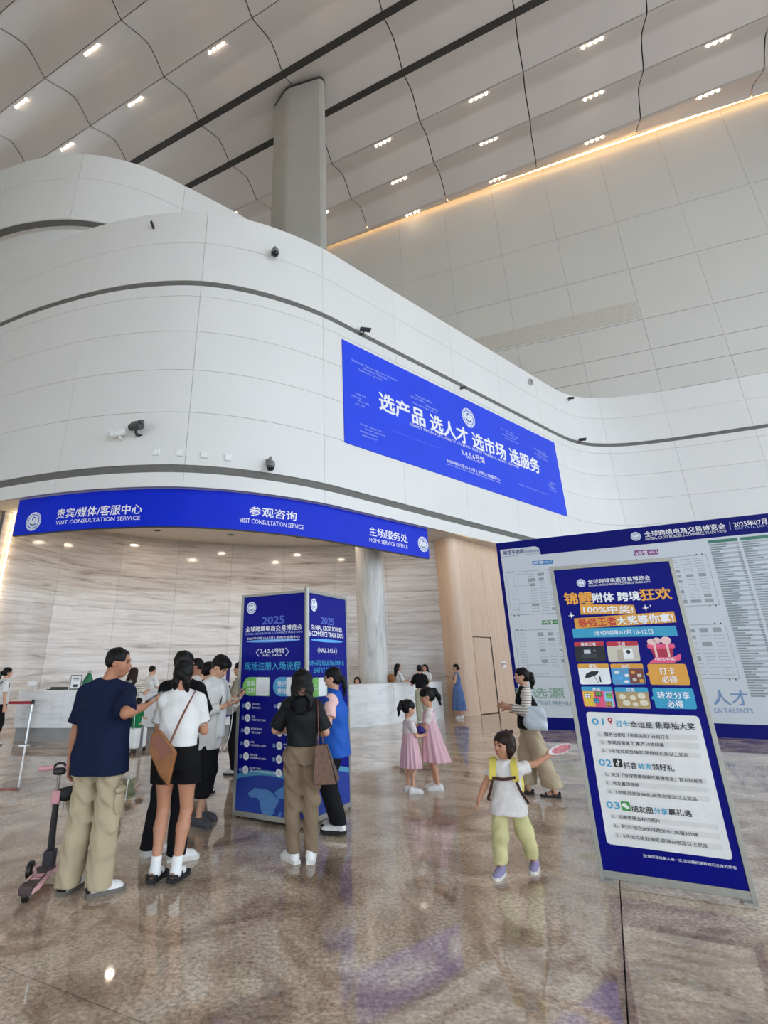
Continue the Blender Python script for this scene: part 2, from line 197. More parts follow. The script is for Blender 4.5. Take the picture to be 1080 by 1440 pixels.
# ------------------------------------------------------------------ what is printed on the signs: (words, centre x, centre z, width, height, slant, ink, weight) in metres on each sign's face
SPEC = {
 'poster': [('全球跨境电商交易博览会', 0.558, 2.337, 0.495, 0.04, 0, 'W', 1),
  ('GLOBAL CROSS BORDER E-COMMERCE TRADE EXPO', 0.557, 2.302, 0.492, 0.017, 0, 'W', 0),
  ('锦鲤', 0.205, 2.195, 0.23, 0.107, 0, 'O', 2),
  ('附体', 0.411, 2.189, 0.172, 0.083, 0, 'W', 2),
  ('跨境', 0.611, 2.187, 0.173, 0.078, 0, 'W', 2),
  ('狂欢', 0.817, 2.192, 0.232, 0.101, 0, 'O', 2),
  ('100%中奖!', 0.428, 2.081, 0.392, 0.063, -0.05, 'W', 2),
  ('最强王者', 0.324, 1.977, 0.307, 0.076, 0.02, 'R', 1),
  ('大奖等你拿!', 0.694, 1.985, 0.424, 0.073, 0.03, 'W', 2),
  ('活动时间:07月10-12日', 0.51, 1.882, 0.452, 0.038, 0, 'W', 1),
  ('最强王者', 0.22, 1.788, 0.122, 0.03, 0, 'W', 1),
  ('王者', 0.481, 1.785, 0.058, 0.029, 0, 'W', 1),
  ('星钻', 0.223, 1.604, 0.06, 0.029, 0, 'W', 1),
  ('钻石', 0.477, 1.601, 0.062, 0.028, 0, 'W', 1),
  ('黄金', 0.22, 1.414, 0.063, 0.028, 0, 'W', 1),
  ('白银', 0.48, 1.414, 0.059, 0.028, 0, 'W', 1),
  ('100%中奖!', 0.783, 1.656, 0.147, 0.026, 0, 'W', 1),
  ('打卡', 0.776, 1.562, 0.11, 0.055, 0, 'W', 1),
  ('必得', 0.779, 1.498, 0.109, 0.053, 0, 'W', 1),
  ('转发分享', 0.78, 1.376, 0.227, 0.054, 0, 'W', 1),
  ('必得', 0.779, 1.309, 0.11, 0.052, 0, 'W', 1),
  ('01', 0.186, 1.158, 0.089, 0.05, 0, 'C', 1),
  ('打卡', 0.368, 1.148, 0.092, 0.049, 0, 'C', 1),
  ('幸运星·集章抽大奖', 0.652, 1.146, 0.453, 0.05, 0, 'K', 1),
  ('1、服务台领取《参观指南》开启打卡', 0.432, 1.062, 0.505, 0.029, 0, 'K', 0),
  ('2、参观指南尾页,集齐10枚印章', 0.41, 1.002, 0.456, 0.029, 0, 'K', 0),
  ('3、5号馆兑奖处抽奖,获得钻石及以上奖品', 0.485, 0.938, 0.606, 0.029, 0, 'K', 0),
  ('02', 0.188, 0.846, 0.093, 0.05, 0, 'C', 1),
  ('抖音', 0.368, 0.838, 0.095, 0.047, 0, 'K', 1),
  ('转发', 0.472, 0.839, 0.094, 0.046, 0, 'C', 1),
  ('领好礼', 0.598, 0.84, 0.15, 0.046, 0, 'K', 1),
  ('1、关注「全球跨境电商交易博览会」官方抖音号', 0.509, 0.763, 0.668, 0.028, 0, 'K', 0),
  ('2、转发置顶视频', 0.286, 0.7, 0.234, 0.028, 0, 'K', 0),
  ('3、5号馆兑奖处抽奖,获得白银及以上奖品', 0.477, 0.636, 0.604, 0.027, 0, 'K', 0),
  ('03', 0.189, 0.541, 0.095, 0.048, 0, 'C', 1),
  ('朋友圈', 0.391, 0.53, 0.146, 0.045, 0, 'K', 1),
  ('分享', 0.519, 0.532, 0.093, 0.044, 0, 'C', 1),
  ('赢礼遇', 0.647, 0.535, 0.151, 0.044, 0, 'K', 1),
  ('1、拍摄带展会标识照片', 0.335, 0.463, 0.331, 0.027, 0, 'K', 0),
  ('2、配文"我在#全球跨交会",保留3分钟', 0.452, 0.398, 0.562, 0.027, 0, 'K', 0),
  ('3、5号馆兑奖处抽奖,获得白银及以上奖品', 0.476, 0.332, 0.607, 0.026, 0, 'K', 0),
  ('注:每项活动每人限一次,活动最终解释权归主办方所有', 0.632, 0.216, 0.592, 0.021, 0, 'W', 0)],
 'bl': [('2025', 0.512, 2.162, 0.338, 0.09, 0, 'F', 2),
  ('全球跨境电商交易博览会', 0.514, 2.063, 0.859, 0.065, 0, 'W', 1),
  ('GLOBAL CROSS BORDER E-COMMERCE TRADE EXPO', 0.515, 2.008, 0.866, 0.022, 0, 'P', 0),
  ('2025年07月10-12日 | 杭州大会展中心', 0.513, 1.95, 0.797, 0.035, 0, 'W', 1),
  ('JULY 10-12, 2025 | HANGZHOU GRAND CONVENTION AND EXHIBITION CENTER', 0.514, 1.919, 0.796, 0.012, 0, 'W', 0),
  ('3.4.5.6号馆', 0.509, 1.801, 0.36, 0.055, 0, 'W', 1),
  ('HALL 3.4.5.6', 0.51, 1.751, 0.275, 0.026, 0, 'W', 0),
  ('现场注册入场流程', 0.509, 1.627, 0.83, 0.093, 0, 'C', 1),
  ('现场', 0.198, 1.425, 0.121, 0.057, 0, 'W', 1),
  ('注册', 0.202, 1.353, 0.121, 0.056, 0, 'W', 1),
  ('登记', 0.66, 1.428, 0.126, 0.057, 0, 'W', 1),
  ('查询', 0.662, 1.35, 0.125, 0.057, 0, 'W', 1),
  ('扫码关注', 0.286, 1.197, 0.113, 0.022, 0, 'W', 0),
  ('官方公众号', 0.297, 1.159, 0.131, 0.022, 0, 'W', 0),
  ('点击', 0.257, 1.063, 0.056, 0.022, 0, 'W', 0),
  ('“我要参展”链接', 0.335, 1.027, 0.207, 0.021, 0, 'W', 0),
  ('填写参展信息', 0.31, 0.931, 0.166, 0.021, 0, 'W', 0),
  ('“提交注册”', 0.306, 0.893, 0.155, 0.021, 0, 'W', 0),
  ('点击', 0.256, 0.791, 0.055, 0.021, 0, 'W', 0),
  ('“生成参观二维码”', 0.345, 0.759, 0.229, 0.021, 0, 'W', 0),
  ('完成注册', 0.282, 0.658, 0.109, 0.021, 0, 'W', 0),
  ('凭参观确认函二维码', 0.344, 0.626, 0.227, 0.02, 0, 'W', 0),
  ('凭注册二维码', 0.307, 0.523, 0.162, 0.02, 0, 'W', 0),
  ('至3.4.5.6号馆,扫码入场', 0.414, 0.496, 0.372, 0.02, 0, 'W', 0),
  ('点击', 0.731, 1.2, 0.06, 0.021, 0, 'W', 0),
  ('“展商登录”', 0.787, 1.164, 0.17, 0.021, 0, 'W', 0),
  ('点击', 0.73, 1.062, 0.059, 0.021, 0, 'W', 0),
  ('“展商登录”', 0.786, 1.027, 0.168, 0.021, 0, 'W', 0),
  ('点击', 0.728, 0.927, 0.059, 0.021, 0, 'W', 0),
  ('“展商登录”', 0.783, 0.892, 0.167, 0.02, 0, 'W', 0),
  ('点击', 0.725, 0.793, 0.058, 0.02, 0, 'W', 0),
  ('“展商登录”', 0.78, 0.76, 0.166, 0.02, 0, 'W', 0),
  ('点击', 0.723, 0.655, 0.058, 0.02, 0, 'W', 0),
  ('“展商登录”', 0.777, 0.623, 0.165, 0.02, 0, 'W', 0),
  ('点击', 0.722, 0.519, 0.057, 0.02, 0, 'W', 0),
  ('“展商登录”', 0.776, 0.489, 0.164, 0.019, 0, 'W', 0)],
 'br': [('2025', 0.487, 2.157, 0.319, 0.083, 0, 'F', 2),
  ('GLOBAL CROSS BORDER', 0.48, 2.064, 0.762, 0.055, 0, 'W', 1),
  ('E-COMMERCE TRADE EXPO', 0.48, 1.992, 0.833, 0.057, 0, 'W', 1),
  ('HALL 3.4.5.6', 0.48, 1.804, 0.373, 0.05, 0, 'W', 1),
  ('ON-SITE REGISTRATION &', 0.476, 1.658, 0.824, 0.055, 0, 'C', 1),
  ('ENTRY PROCESS', 0.469, 1.576, 0.626, 0.055, 0, 'C', 1),
  ('ON-SITE', 0.159, 1.406, 0.116, 0.019, 0, 'W', 0),
  ('REGISTRATION', 0.156, 1.373, 0.165, 0.019, 0, 'W', 0),
  ('SCAN TO FOLLOW', 0.322, 1.194, 0.114, 0.016, 0, 'W', 0),
  ('OFFICIAL ACCOUNT', 0.321, 1.167, 0.113, 0.016, 0, 'W', 0),
  ('SCAN TO FOLLOW', 0.32, 1.054, 0.113, 0.016, 0, 'W', 0),
  ('OFFICIAL ACCOUNT', 0.319, 1.027, 0.113, 0.016, 0, 'W', 0),
  ('SCAN TO FOLLOW', 0.317, 0.909, 0.112, 0.016, 0, 'W', 0),
  ('OFFICIAL ACCOUNT', 0.317, 0.883, 0.112, 0.016, 0, 'W', 0),
  ('SCAN TO FOLLOW', 0.315, 0.773, 0.111, 0.015, 0, 'W', 0),
  ('OFFICIAL ACCOUNT', 0.315, 0.747, 0.111, 0.015, 0, 'W', 0),
  ('SCAN TO FOLLOW', 0.313, 0.633, 0.11, 0.015, 0, 'W', 0),
  ('OFFICIAL ACCOUNT', 0.313, 0.608, 0.11, 0.015, 0, 'W', 0)],
 'board': [('全球跨境电商交易博览会', 4.804, 4.93, 1.789, 0.15, 0, 'W', 1),
  ('GLOBAL CROSS BORDER E-COMMERCE TRADE EXPO', 4.798, 4.803, 1.782, 0.075, 0, 'W', 0),
  ('2025年07月10-12日', 6.441, 4.94, 1.127, 0.15, 0, 'W', 1),
  ('JULY 10-12, 2025 | HANGZHOU', 6.457, 4.828, 1.157, 0.071, 0, 'P', 0),
  ('展馆平面图', 0.477, 4.813, 0.583, 0.128, 0, 'N', 1),
  ('FLOOR PLAN', 0.997, 4.786, 0.398, 0.07, 0, 'N', 0),
  ('3号馆', 1.113, 4.424, 0.268, 0.096, 0, 'W', 1),
  ('HALL 3', 1.383, 4.426, 0.219, 0.055, 0, 'W', 0),
  ('4号馆', 1.138, 2.744, 0.249, 0.09, 0, 'W', 1),
  ('HALL 4', 1.401, 2.749, 0.215, 0.051, 0, 'W', 0),
  ('甄选源', 0.641, 0.899, 1.251, 0.264, 0, 'G', 1),
  ('CURATING PREMIUM', 0.838, 0.645, 1.311, 0.11, 0, 'G2', 0),
  ('6号馆', 3.744, 4.436, 0.272, 0.11, 0, 'W', 1),
  ('HALL 6', 4.015, 4.433, 0.196, 0.067, 0, 'W', 0),
  ('人才', 4.855, 0.861, 0.679, 0.331, 0, 'B', 1),
  ('ER TALENTS', 4.857, 0.585, 0.73, 0.102, 0, 'B', 0)],
 'banner': [('选产品', 30.023, 10.53, 2.454, 0.74, 0, 'W', 2),
  ('选人才', 32.782, 10.53, 2.392, 0.74, 0, 'W', 2),
  ('选市场', 35.519, 10.53, 2.45, 0.74, 0, 'W', 2),
  ('选服务', 38.337, 10.53, 2.515, 0.74, 0, 'W', 2),
  ('SELECT PRODUCTS, SELECT TALENTS, SELECT MARKETS, SELECT SERVICES', 34.029, 10.053, 7.361, 0.123, 0, 'W', 0),
  ('3.4.5.6号馆', 34.203, 9.728, 1.575, 0.268, 0, 'W', 1),
  ('HALL 3.4.5.6', 34.208, 9.566, 0.896, 0.078, 0, 'W', 0),
  ('2025年07月10-12日 | 杭州大会展中心', 34.178, 9.083, 3.611, 0.185, 0, 'W', 1),
  ('JULY 10-12, 2025 | HANGZHOU GRAND CONVENTION AND EXHIBITION CENTER', 34.167, 8.935, 3.629, 0.054, 0, 'W', 0),
  ('Seleccionar Talentos Seleccionar Productos', 28.66, 11.706, 2.304, 0.091, 0, 'P', 0),
  ('Seleccionar Mercados', 28.662, 11.567, 1.2, 0.09, 0, 'P', 0),
  ('Seleccionar Servicios', 28.413, 11.429, 1.162, 0.089, 0, 'P', 0),
  ('제품 선택', 27.906, 10.404, 0.46, 0.084, 0, 'P', 0),
  ('인재 선택', 27.666, 10.259, 0.457, 0.083, 0, 'P', 0),
  ('서비스 선택', 27.984, 10.154, 0.539, 0.084, 0, 'P', 0),
  ('시장 선택', 27.818, 10.005, 0.445, 0.083, 0, 'P', 0),
  ('Выбор продуктов', 28.32, 9.287, 1.003, 0.081, 0, 'P', 0),
  ('Выбор талантов', 28.507, 9.163, 0.947, 0.082, 0, 'P', 0),
  ('Выбор рынков', 28.205, 9.027, 0.842, 0.08, 0, 'P', 0),
  ('Выбор услуг', 28.251, 8.896, 0.704, 0.08, 0, 'P', 0),
  ('Produkte wählen', 31.312, 11.43, 0.953, 0.097, 0, 'P', 0),
  ('Talente wählen', 30.925, 11.292, 0.845, 0.096, 0, 'P', 0),
  ('Märkte wählen', 31.732, 11.172, 0.798, 0.098, 0, 'P', 0),
  ('Dienstleistungen wählen', 31.32, 11.036, 1.383, 0.096, 0, 'P', 0),
  ('Select Products, Select Talents, Select Markets, Select Services', 30.7, 9.497, 2.496, 0.053, 0, 'F2', 0),
  ('Choisir des produits', 37.167, 11.734, 1.111, 0.084, 0, 'P', 0),
  ('Choisir des talents', 37.527, 11.617, 1.035, 0.085, 0, 'P', 0),
  ('Choisir des marchés', 37.268, 11.471, 1.117, 0.084, 0, 'P', 0),
  ('Choisir des services', 37.459, 11.336, 1.13, 0.084, 0, 'P', 0),
  ('Pilih produk', 39.911, 11.452, 1.031, 0.089, 0, 'P', 0),
  ('Pilih bakat', 40.246, 11.336, 0.897, 0.089, 0, 'P', 0),
  ('Pilih pasar', 39.929, 11.195, 1.058, 0.088, 0, 'P', 0),
  ('Pilih layanan', 40.083, 11.071, 1.008, 0.088, 0, 'P', 0),
  ('製品選択', 40.644, 9.928, 0.565, 0.086, 0, 'P', 0),
  ('人材選択', 40.419, 9.781, 0.53, 0.085, 0, 'P', 0),
  ('市場選択', 40.596, 9.672, 0.554, 0.085, 0, 'P', 0),
  ('サービス選択', 40.546, 9.534, 0.726, 0.085, 0, 'P', 0),
  ('Seleziona prodotti, talenti, mercati', 38.71, 9.219, 2.503, 0.08, 0, 'P', 0)],
 'ring': [('贵宾/媒体/客服中心', 19.636, 5.635999999999999, 2.606, 0.2799, 0, 'W', 1),
  ('VISIT CONSULTATION SERVICE', 19.631, 5.385, 2.572, 0.105, 0, 'W', 0),
  ('参观咨询', 24.668, 5.71, 1.466, 0.2736, 0, 'W', 1),
  ('VISIT CONSULTATION SERVICE', 24.644, 5.419, 1.97, 0.13, 0, 'W', 0),
  ('主场服务处', 29.163, 5.691, 1.806, 0.2907, 0, 'W', 1),
  ('HOME SERVICE OFFICE', 29.143, 5.408, 1.794, 0.129, 0, 'W', 0)]}
QUADS = {
 'poster': [('logo', [(0.253, 2.329), (0.289, 2.328)]),
  ('bar1', [(0.211, 2.141), (0.639, 2.109), (0.642, 2.035), (0.203, 2.048)]),
  ('star', [(0.722, 2.079), (0.748, 2.079)]),
  ('star', [(0.761, 2.095), (0.772, 2.096)]),
  ('star', [(0.123, 2.042), (0.151, 2.042)]),
  ('bar2', [(0.14, 2.016), (0.922, 2.04), (0.925, 1.949), (0.14, 1.925)]),
  ('bar3', [(0.109, 1.926), (0.912, 1.921), (0.91, 1.84), (0.109, 1.846)]),
  ('c1', [(0.106, 1.808), (0.347, 1.811), (0.339, 1.643), (0.098, 1.639)]),
  ('c2', [(0.366, 1.805), (0.607, 1.806), (0.6, 1.641), (0.357, 1.637)]),
  ('c3', [(0.104, 1.623), (0.35, 1.623), (0.344, 1.457), (0.1, 1.452)]),
  ('c4', [(0.364, 1.621), (0.61, 1.621), (0.605, 1.459), (0.357, 1.452)]),
  ('c5', [(0.102, 1.435), (0.344, 1.435), (0.343, 1.272), (0.102, 1.273)]),
  ('c6', [(0.361, 1.432), (0.607, 1.433), (0.603, 1.267), (0.357, 1.27)]),
  ('gift', [(0.771, 1.721), (0.835, 1.724)]),
  ('bub1', [(0.642, 1.619), (0.916, 1.617), (0.918, 1.455), (0.636, 1.455)]),
  ('bub2', [(0.639, 1.43), (0.925, 1.43), (0.923, 1.274), (0.637, 1.274)]),
  ('panel', [(0.106, 1.233), (0.92, 1.225), (0.919, 0.262), (0.096, 0.263)]),
  ('pin', [(0.282, 1.167), (0.306, 1.166)]),
  ('pill', [(0.163, 1.083), (0.879, 1.085), (0.878, 1.048), (0.162, 1.038)]),
  ('pill', [(0.165, 1.019), (0.878, 1.027), (0.877, 0.988), (0.164, 0.976)]),
  ('pill', [(0.168, 0.957), (0.874, 0.957), (0.873, 0.921), (0.167, 0.917)]),
  ('note', [(0.28, 0.851), (0.31, 0.85)]),
  ('pill', [(0.157, 0.782), (0.87, 0.781), (0.868, 0.745), (0.156, 0.743)]),
  ('pill', [(0.159, 0.72), (0.871, 0.721), (0.871, 0.687), (0.158, 0.681)]),
  ('pill', [(0.161, 0.66), (0.868, 0.659), (0.868, 0.624), (0.16, 0.619)]),
  ('chat', [(0.28, 0.542), (0.31, 0.543)]),
  ('pill', [(0.154, 0.479), (0.877, 0.477), (0.876, 0.445), (0.154, 0.442)]),
  ('pill', [(0.156, 0.42), (0.875, 0.42), (0.874, 0.383), (0.155, 0.381)]),
  ('pill', [(0.156, 0.352), (0.872, 0.353), (0.87, 0.312), (0.156, 0.313)])],
 'bl': [('logo', [(0.165, 2.331), (0.241, 2.331)]),
  ('glow', [(0.1, 1.914), (0.915, 1.917)]),
  ('br', [(0.307, 1.827), (0.265, 1.783), (0.311, 1.739)]),
  ('br', [(0.706, 1.829), (0.755, 1.787), (0.707, 1.741)]),
  ('pillG', [(0.077, 1.39), (0.488, 1.397), (0.485, 1.5)]),
  ('pillB', [(0.534, 1.395), (0.928, 1.402), (0.927, 1.502)]),
  ('dot', [(0.097, 1.177), (0.12, 1.178)]),
  ('ico', [(0.17, 1.179), (0.212, 1.18)]),
  ('dot', [(0.101, 1.042), (0.124, 1.043)]),
  ('ico', [(0.17, 1.044), (0.211, 1.046)]),
  ('dot', [(0.098, 0.906), (0.12, 0.907)]),
  ('ico', [(0.168, 0.909), (0.209, 0.911)]),
  ('dot', [(0.095, 0.767), (0.117, 0.768)]),
  ('ico', [(0.17, 0.771), (0.21, 0.773)]),
  ('dot', [(0.091, 0.631), (0.114, 0.632)]),
  ('ico', [(0.17, 0.636), (0.21, 0.639)]),
  ('dot', [(0.092, 0.492), (0.115, 0.494)]),
  ('ico', [(0.168, 0.498), (0.208, 0.501)]),
  ('dot', [(0.573, 1.183), (0.595, 1.184)]),
  ('ico', [(0.645, 1.185), (0.684, 1.187)]),
  ('dot', [(0.57, 1.044), (0.592, 1.045)]),
  ('ico', [(0.645, 1.047), (0.683, 1.048)]),
  ('dot', [(0.571, 0.907), (0.592, 0.908)]),
  ('ico', [(0.643, 0.91), (0.681, 0.912)]),
  ('dot', [(0.568, 0.771), (0.589, 0.773)]),
  ('ico', [(0.641, 0.776), (0.679, 0.778)]),
  ('dot', [(0.569, 0.632), (0.59, 0.634)]),
  ('ico', [(0.64, 0.637), (0.677, 0.64)]),
  ('dot', [(0.568, 0.495), (0.589, 0.497)]),
  ('ico', [(0.64, 0.501), (0.677, 0.504)]),
  ('africa', [(0.219, 0.266), (0.306, 0.327), (0.412, 0.328), (0.499, 0.324), (0.578, 0.289), (0.621, 0.251), (0.655, 0.243), (0.631, 0.199), (0.599, 0.16), (0.583, 0.111), (0.542, 0.065), (0.509, 0.046), (0.466, 0.051), (0.422, 0.093), (0.402, 0.151), (0.382, 0.209), (0.337, 0.235), (0.248, 0.226)]),
  ('isle', [(0.642, 0.1), (0.666, 0.132), (0.688, 0.123), (0.676, 0.081), (0.651, 0.072)]),
  ('asia', [(0.586, 0.302), (0.636, 0.343), (0.719, 0.38), (0.851, 0.41), (0.916, 0.393), (0.917, 0.299), (0.82, 0.266), (0.755, 0.23), (0.705, 0.26), (0.638, 0.253)]),
  ('horizon', [(0.021, 0.348), (0.318, 0.437), (0.581, 0.459), (0.75, 0.474)])],
 'br': [('logo', [(0.16, 2.325), (0.231, 2.327)]),
  ('glow', [(0.102, 1.932), (0.87, 1.93)]),
  ('br', [(0.284, 1.84), (0.249, 1.805), (0.283, 1.761)]),
  ('br', [(0.685, 1.843), (0.719, 1.798), (0.682, 1.757)]),
  ('pillG', [(0.069, 1.393), (0.465, 1.38), (0.467, 1.493)]),
  ('horizon', [(0.1, 0.481), (0.925, 0.381)])],
 'board': [('white', [(0.124, 4.921), (6.496, 4.634), (5.43, 0.314), (0.001, 0.283)]),
  ('logo', [(3.703, 4.896), (3.831, 4.898)]),
  ('div', [(5.811, 5.019), (5.781, 4.806)]),
  ('tab', [(0.107, 4.923), (1.221, 4.914), (1.242, 4.699), (0.109, 4.71)]),
  ('tag3', [(0.962, 4.488), (1.528, 4.474), (1.51, 4.358), (0.95, 4.363)]),
  ('plan3', [(0.175, 4.201), (1.328, 4.21), (1.405, 2.97), (0.192, 2.985)]),
  ('tag4', [(0.98, 2.796), (1.562, 2.802), (1.543, 2.682), (0.969, 2.68)]),
  ('plan4', [(0.191, 2.534), (1.34, 2.557), (1.412, 1.313), (0.225, 1.31)]),
  ('tag6', [(3.593, 4.522), (4.147, 4.496), (4.12, 4.362), (3.565, 4.377)]),
  ('plan6', [(4.462, 4.253), (5.137, 4.225), (5.141, 2.991), (4.468, 2.989)]),
  ('plan6b', [(4.563, 4.193), (4.998, 4.181), (4.978, 3.074), (4.567, 3.076)]),
  ('plan5', [(4.429, 2.531), (5.154, 2.528), (5.141, 1.282), (4.349, 1.279)]),
  ('plan5b', [(4.487, 2.348), (4.836, 2.358), (4.845, 1.491), (4.453, 1.493)]),
  ('list1', [(5.258, 4.604), (5.878, 4.605), (5.602, 0.883), (5.115, 0.873)]),
  ('list2', [(5.923, 4.592), (6.52, 4.591), (6.138, 0.893), (5.705, 0.885)])]}

_tc = bpy.data.curves.new('t', 'FONT'); _to = bpy.data.objects.new('t', _tc); COL.objects.link(_to); GLYPHS = {}
def text_mesh(body, bold=0):
    if body not in GLYPHS:
        _tc.body = body; _tc.resolution_u = 2; _tc.size = 1
        bpy.context.view_layer.update(); dg = bpy.context.evaluated_depsgraph_get(); me = bpy.data.meshes.new_from_object(_to.evaluated_get(dg)); n = len(me.vertices)
        co = np.zeros(n * 3, np.float32); me.vertices.foreach_get('co', co); GLYPHS[body] = (co.reshape(-1, 3), [tuple(p.vertices) for p in me.polygons]); bpy.data.meshes.remove(me)
    return GLYPHS[body]
for _k in SPEC:
    for _t in SPEC[_k]: text_mesh(_t[0])
bpy.data.objects.remove(_to)

# ------------------------------------------------------------------ floor: big polished slabs
fl = MB().prism([ST(48, -16), ST(-44, -16), ST(-44, 44), ST(48, 44)], -.3, -.03).build('floor', mat('slab bed', '#4A443F', .8), kind='structure')
slab_s = [.2 + 6.4 * k for k in range(-5, 6)]; slab_t = [2.5 + 6.4 * k for k in range(-3, 5)]
for i in range(len(slab_s) - 1):
    for j in range(len(slab_t) - 1):
        g = .004; a0, a1, b0, b1 = slab_s[i] + g, slab_s[i + 1] - g, slab_t[j] + g, slab_t[j + 1] - g
        MB().prism([ST(a0, b0), ST(a1, b0), ST(a1, b1), ST(a0, b1)], -.03, 0).build('slab', FLOOR, fl)

# ------------------------------------------------------------------ the white curved front of the upper storey, panel by panel
wf = MB(); sA, sB = MASS.s_of_x(-22), MASS.s_of_x(37)
MASS.shell(wf, sA, sB, 6.26, 15.98, -.05, .3); wall_front = wf.build('wall_front', BACKING, kind='structure')
j0 = MASS.s_of_x(-3.72); jr = MASS.s_of_x(.15); js = [j0 - 3.75 * k for k in range(6, 0, -1)] + [j0, jr] + [jr + 3.62 * k for k in range(1, 5)]
jx = [W0[0] + WD[0] * q for q in (16.87, 20.3, 23.87, 27.4, 31.0, 34.6)]; js += [MASS.s_of_x(x) for x in jx]; js = sorted(a for a in js if sA < a < sB); js = [sA] + js + [sB]
rows = [6.2, 6.62, 6.84, 8.46, 9.86, 11.22, 12.53, 12.94, 13.13, 14.67, 16.0]
for k in range(len(rows) - 1):
    z0, z1 = rows[k], rows[k + 1]; strip = k in (1, 7)
    for a0, a1 in zip(js, js[1:]):
        if strip: p = MASS.shell(MB(), a0, a1, z0, z1, -.03, .02).build('recessed_strip', SLOT, wall_front, smooth=True)
        else: p = MASS.shell(MB(), a0 + .005, a1 - .005, z0 + .006, z1 - .006, 0, .05).build('wall_panel', WALL, wall_front, smooth=True)
aw = MASS.s_of_x(14.6)
wall_right = MASS.shell(MB(), aw, sB, 0, 6.2, -.05, .3).build('wall_right', BACKING, kind='structure')
for a0, a1 in zip([aw] + [a for a in js if a > aw], [a for a in js if a > aw]):
    for z0, z1 in zip([0, 1.5, 3.1, 4.7], [1.5, 3.1, 4.7, 6.2]): MASS.shell(MB(), a0 + .008, a1 - .008, z0 + .008, z1 - .008, 0, .05).build('wall_panel', WALL, wall_right, smooth=True)
# underside (soffit) and roof deck of the storey
def deck(name, z, material, yfar, x0=-22, x1=37):
    a0, a1 = MASS.s_of_x(x0), MASS.s_of_x(x1); A = np.arange(a0, a1, .5); near = [MASS.at(a, -.06) for a in A]; mb = MB(); vs = [(*p, z) for p in near] + [(p[0], max(p[1] + .1, yfar(p[0])), z) for p in near]; n = len(near)
    mb.add(vs + [(x, y, zz - .1) for x, y, zz in vs], [(k, k + 1, n + k + 1, n + k) for k in range(n - 1)] + [(2 * n + k + 1, 2 * n + k, 3 * n + k, 3 * n + k + 1) for k in range(n - 1)])
    return mb.build(name, material, kind='structure')
SOFFIT = mat('soffit', '#DED8D0', .7)
deck('ceiling_soffit', 6.3, SOFFIT, lambda x: 30); deck('roof_deck', 16.0, SOFFIT, lambda x: min(40, wall_y(x) - .05))

# ------------------------------------------------------------------ tall rear wall with the warm light line
wr = MB(); R3 = np.array([[WD[0], WN[0], 0], [WD[1], WN[1], 0], [0, 0, 1.]]); cW = np.array([W0[0], W0[1], 0]); sL, sR = -14, 44
wr.box((sL, -.4, 14.0), (sR, -.06, 36), R3, cW); wall_rear = wr.build('wall_rear', BACKING, kind='structure')
wj = [16.87 + 3.52 * k for k in range(-9, 8)]; wrows = [16.0, 17.4, 18.75, 20.85, 24.6, 28.4, 35.5]
for z0, z1 in zip(wrows, wrows[1:]):
    for a0, a1 in zip(wj, wj[1:]):
        MB().box((a0 + .006, -.06, z0 + .014), (a1 - .006, 0, z1 - .014), R3, cW).build('wall_panel', WALL_UP, wall_rear)
MB().box((9.4, 0, 21.0), (20.3, .03, 22.2), R3, cW).build('access_panel', mat('beige access panel', '#CFC9BC', .6), wall_rear)
WARM = emit_mat('warm light line', (1.0, .60, .25), 5.0)
MB().box((sL, .26, 34.62), (sR, .36, 34.68), R3, cW).build('trim_1', WARM, kind='structure')

# ------------------------------------------------------------------ folded ceiling panels
ZL, ZH, TP, SP, T0, S0 = 33.9, 34.75, 3.18, 6.2, 10.34, 4.7
prof = [(0, 0), (.12, .02), (.3, .1), (1.0, .52), (1.6, .8), (1.78, .85), (1.95, .82), (2.5, .5), (3.0, .07), (3.18, 0)]
def ceil_mesh():
    mb = MB(); n = len(prof); vs = []
    for s in (.03, SP - .03):
        for t, z in prof: x, y = ST(s, min(max(t, .02), TP - .02)); vs.append((x, y, z))
    mb.add(vs, [(i, n + i, n + i + 1, i + 1) for i in range(n - 1)]); mb.add([(x, y, z + .06) for x, y, z in vs], [(i + 1, n + i + 1, n + i, i) for i in range(n - 1)])
    me = mb.mesh('ceiling_panel', CEIL); me.polygons.foreach_set('use_smooth', [True] * len(me.polygons)); return me
cm = ceil_mesh(); ceiling = MB().prism([ST(46, -16), ST(-40, -16), ST(-40, 40), ST(46, 40)], 35.6, 35.9).build('ceiling', SLOTDARK, kind='structure')
def wall_t(s):                    # where the rear wall cuts the ceiling row
    a = np.array(ST(s, 0)); d = E2; M2 = np.array([[d[0], -WD[0]], [d[1], -WD[1]]]); return float(np.linalg.solve(M2, W0 - a)[0])
for k in range(-8, 7):
    for q in range(-7, 7):
        x, y = ST(S0 + SP * q, T0 + TP * k)
        wa, wb = wall_t(S0 + SP * q) - T0 - TP * k - .4, wall_t(S0 + SP * (q + 1)) - T0 - TP * k - .4
        if min(wa, wb) > TP: inst(cm, 'ceiling_panel', (x, y, ZL), 0, ceiling)
        elif max(wa, wb) > .1:          # the last row is cut along the rear wall
            vs = []; pt = [p[0] for p in prof]; pz = [p[1] for p in prof]; T = np.linspace(0, 1, 10)
            for zz in (0, .06):
                for sq, wt in ((.03, wa), (SP - .03, wb)):
                    for u in T: t = u * min(max(wt, .05), TP); vs.append((*ST(S0 + SP * q + sq, T0 + TP * k + t), ZL + float(np.interp(t, pt, pz)) + zz))
            MB().add(vs, [(i, 10 + i, 11 + i, i + 1) for i in range(9)] + [(21 + i, 31 + i, 30 + i, 20 + i) for i in range(9)] + [(9, 19, 39, 29)]).build('ceiling_panel', CEIL, ceiling, smooth=True)
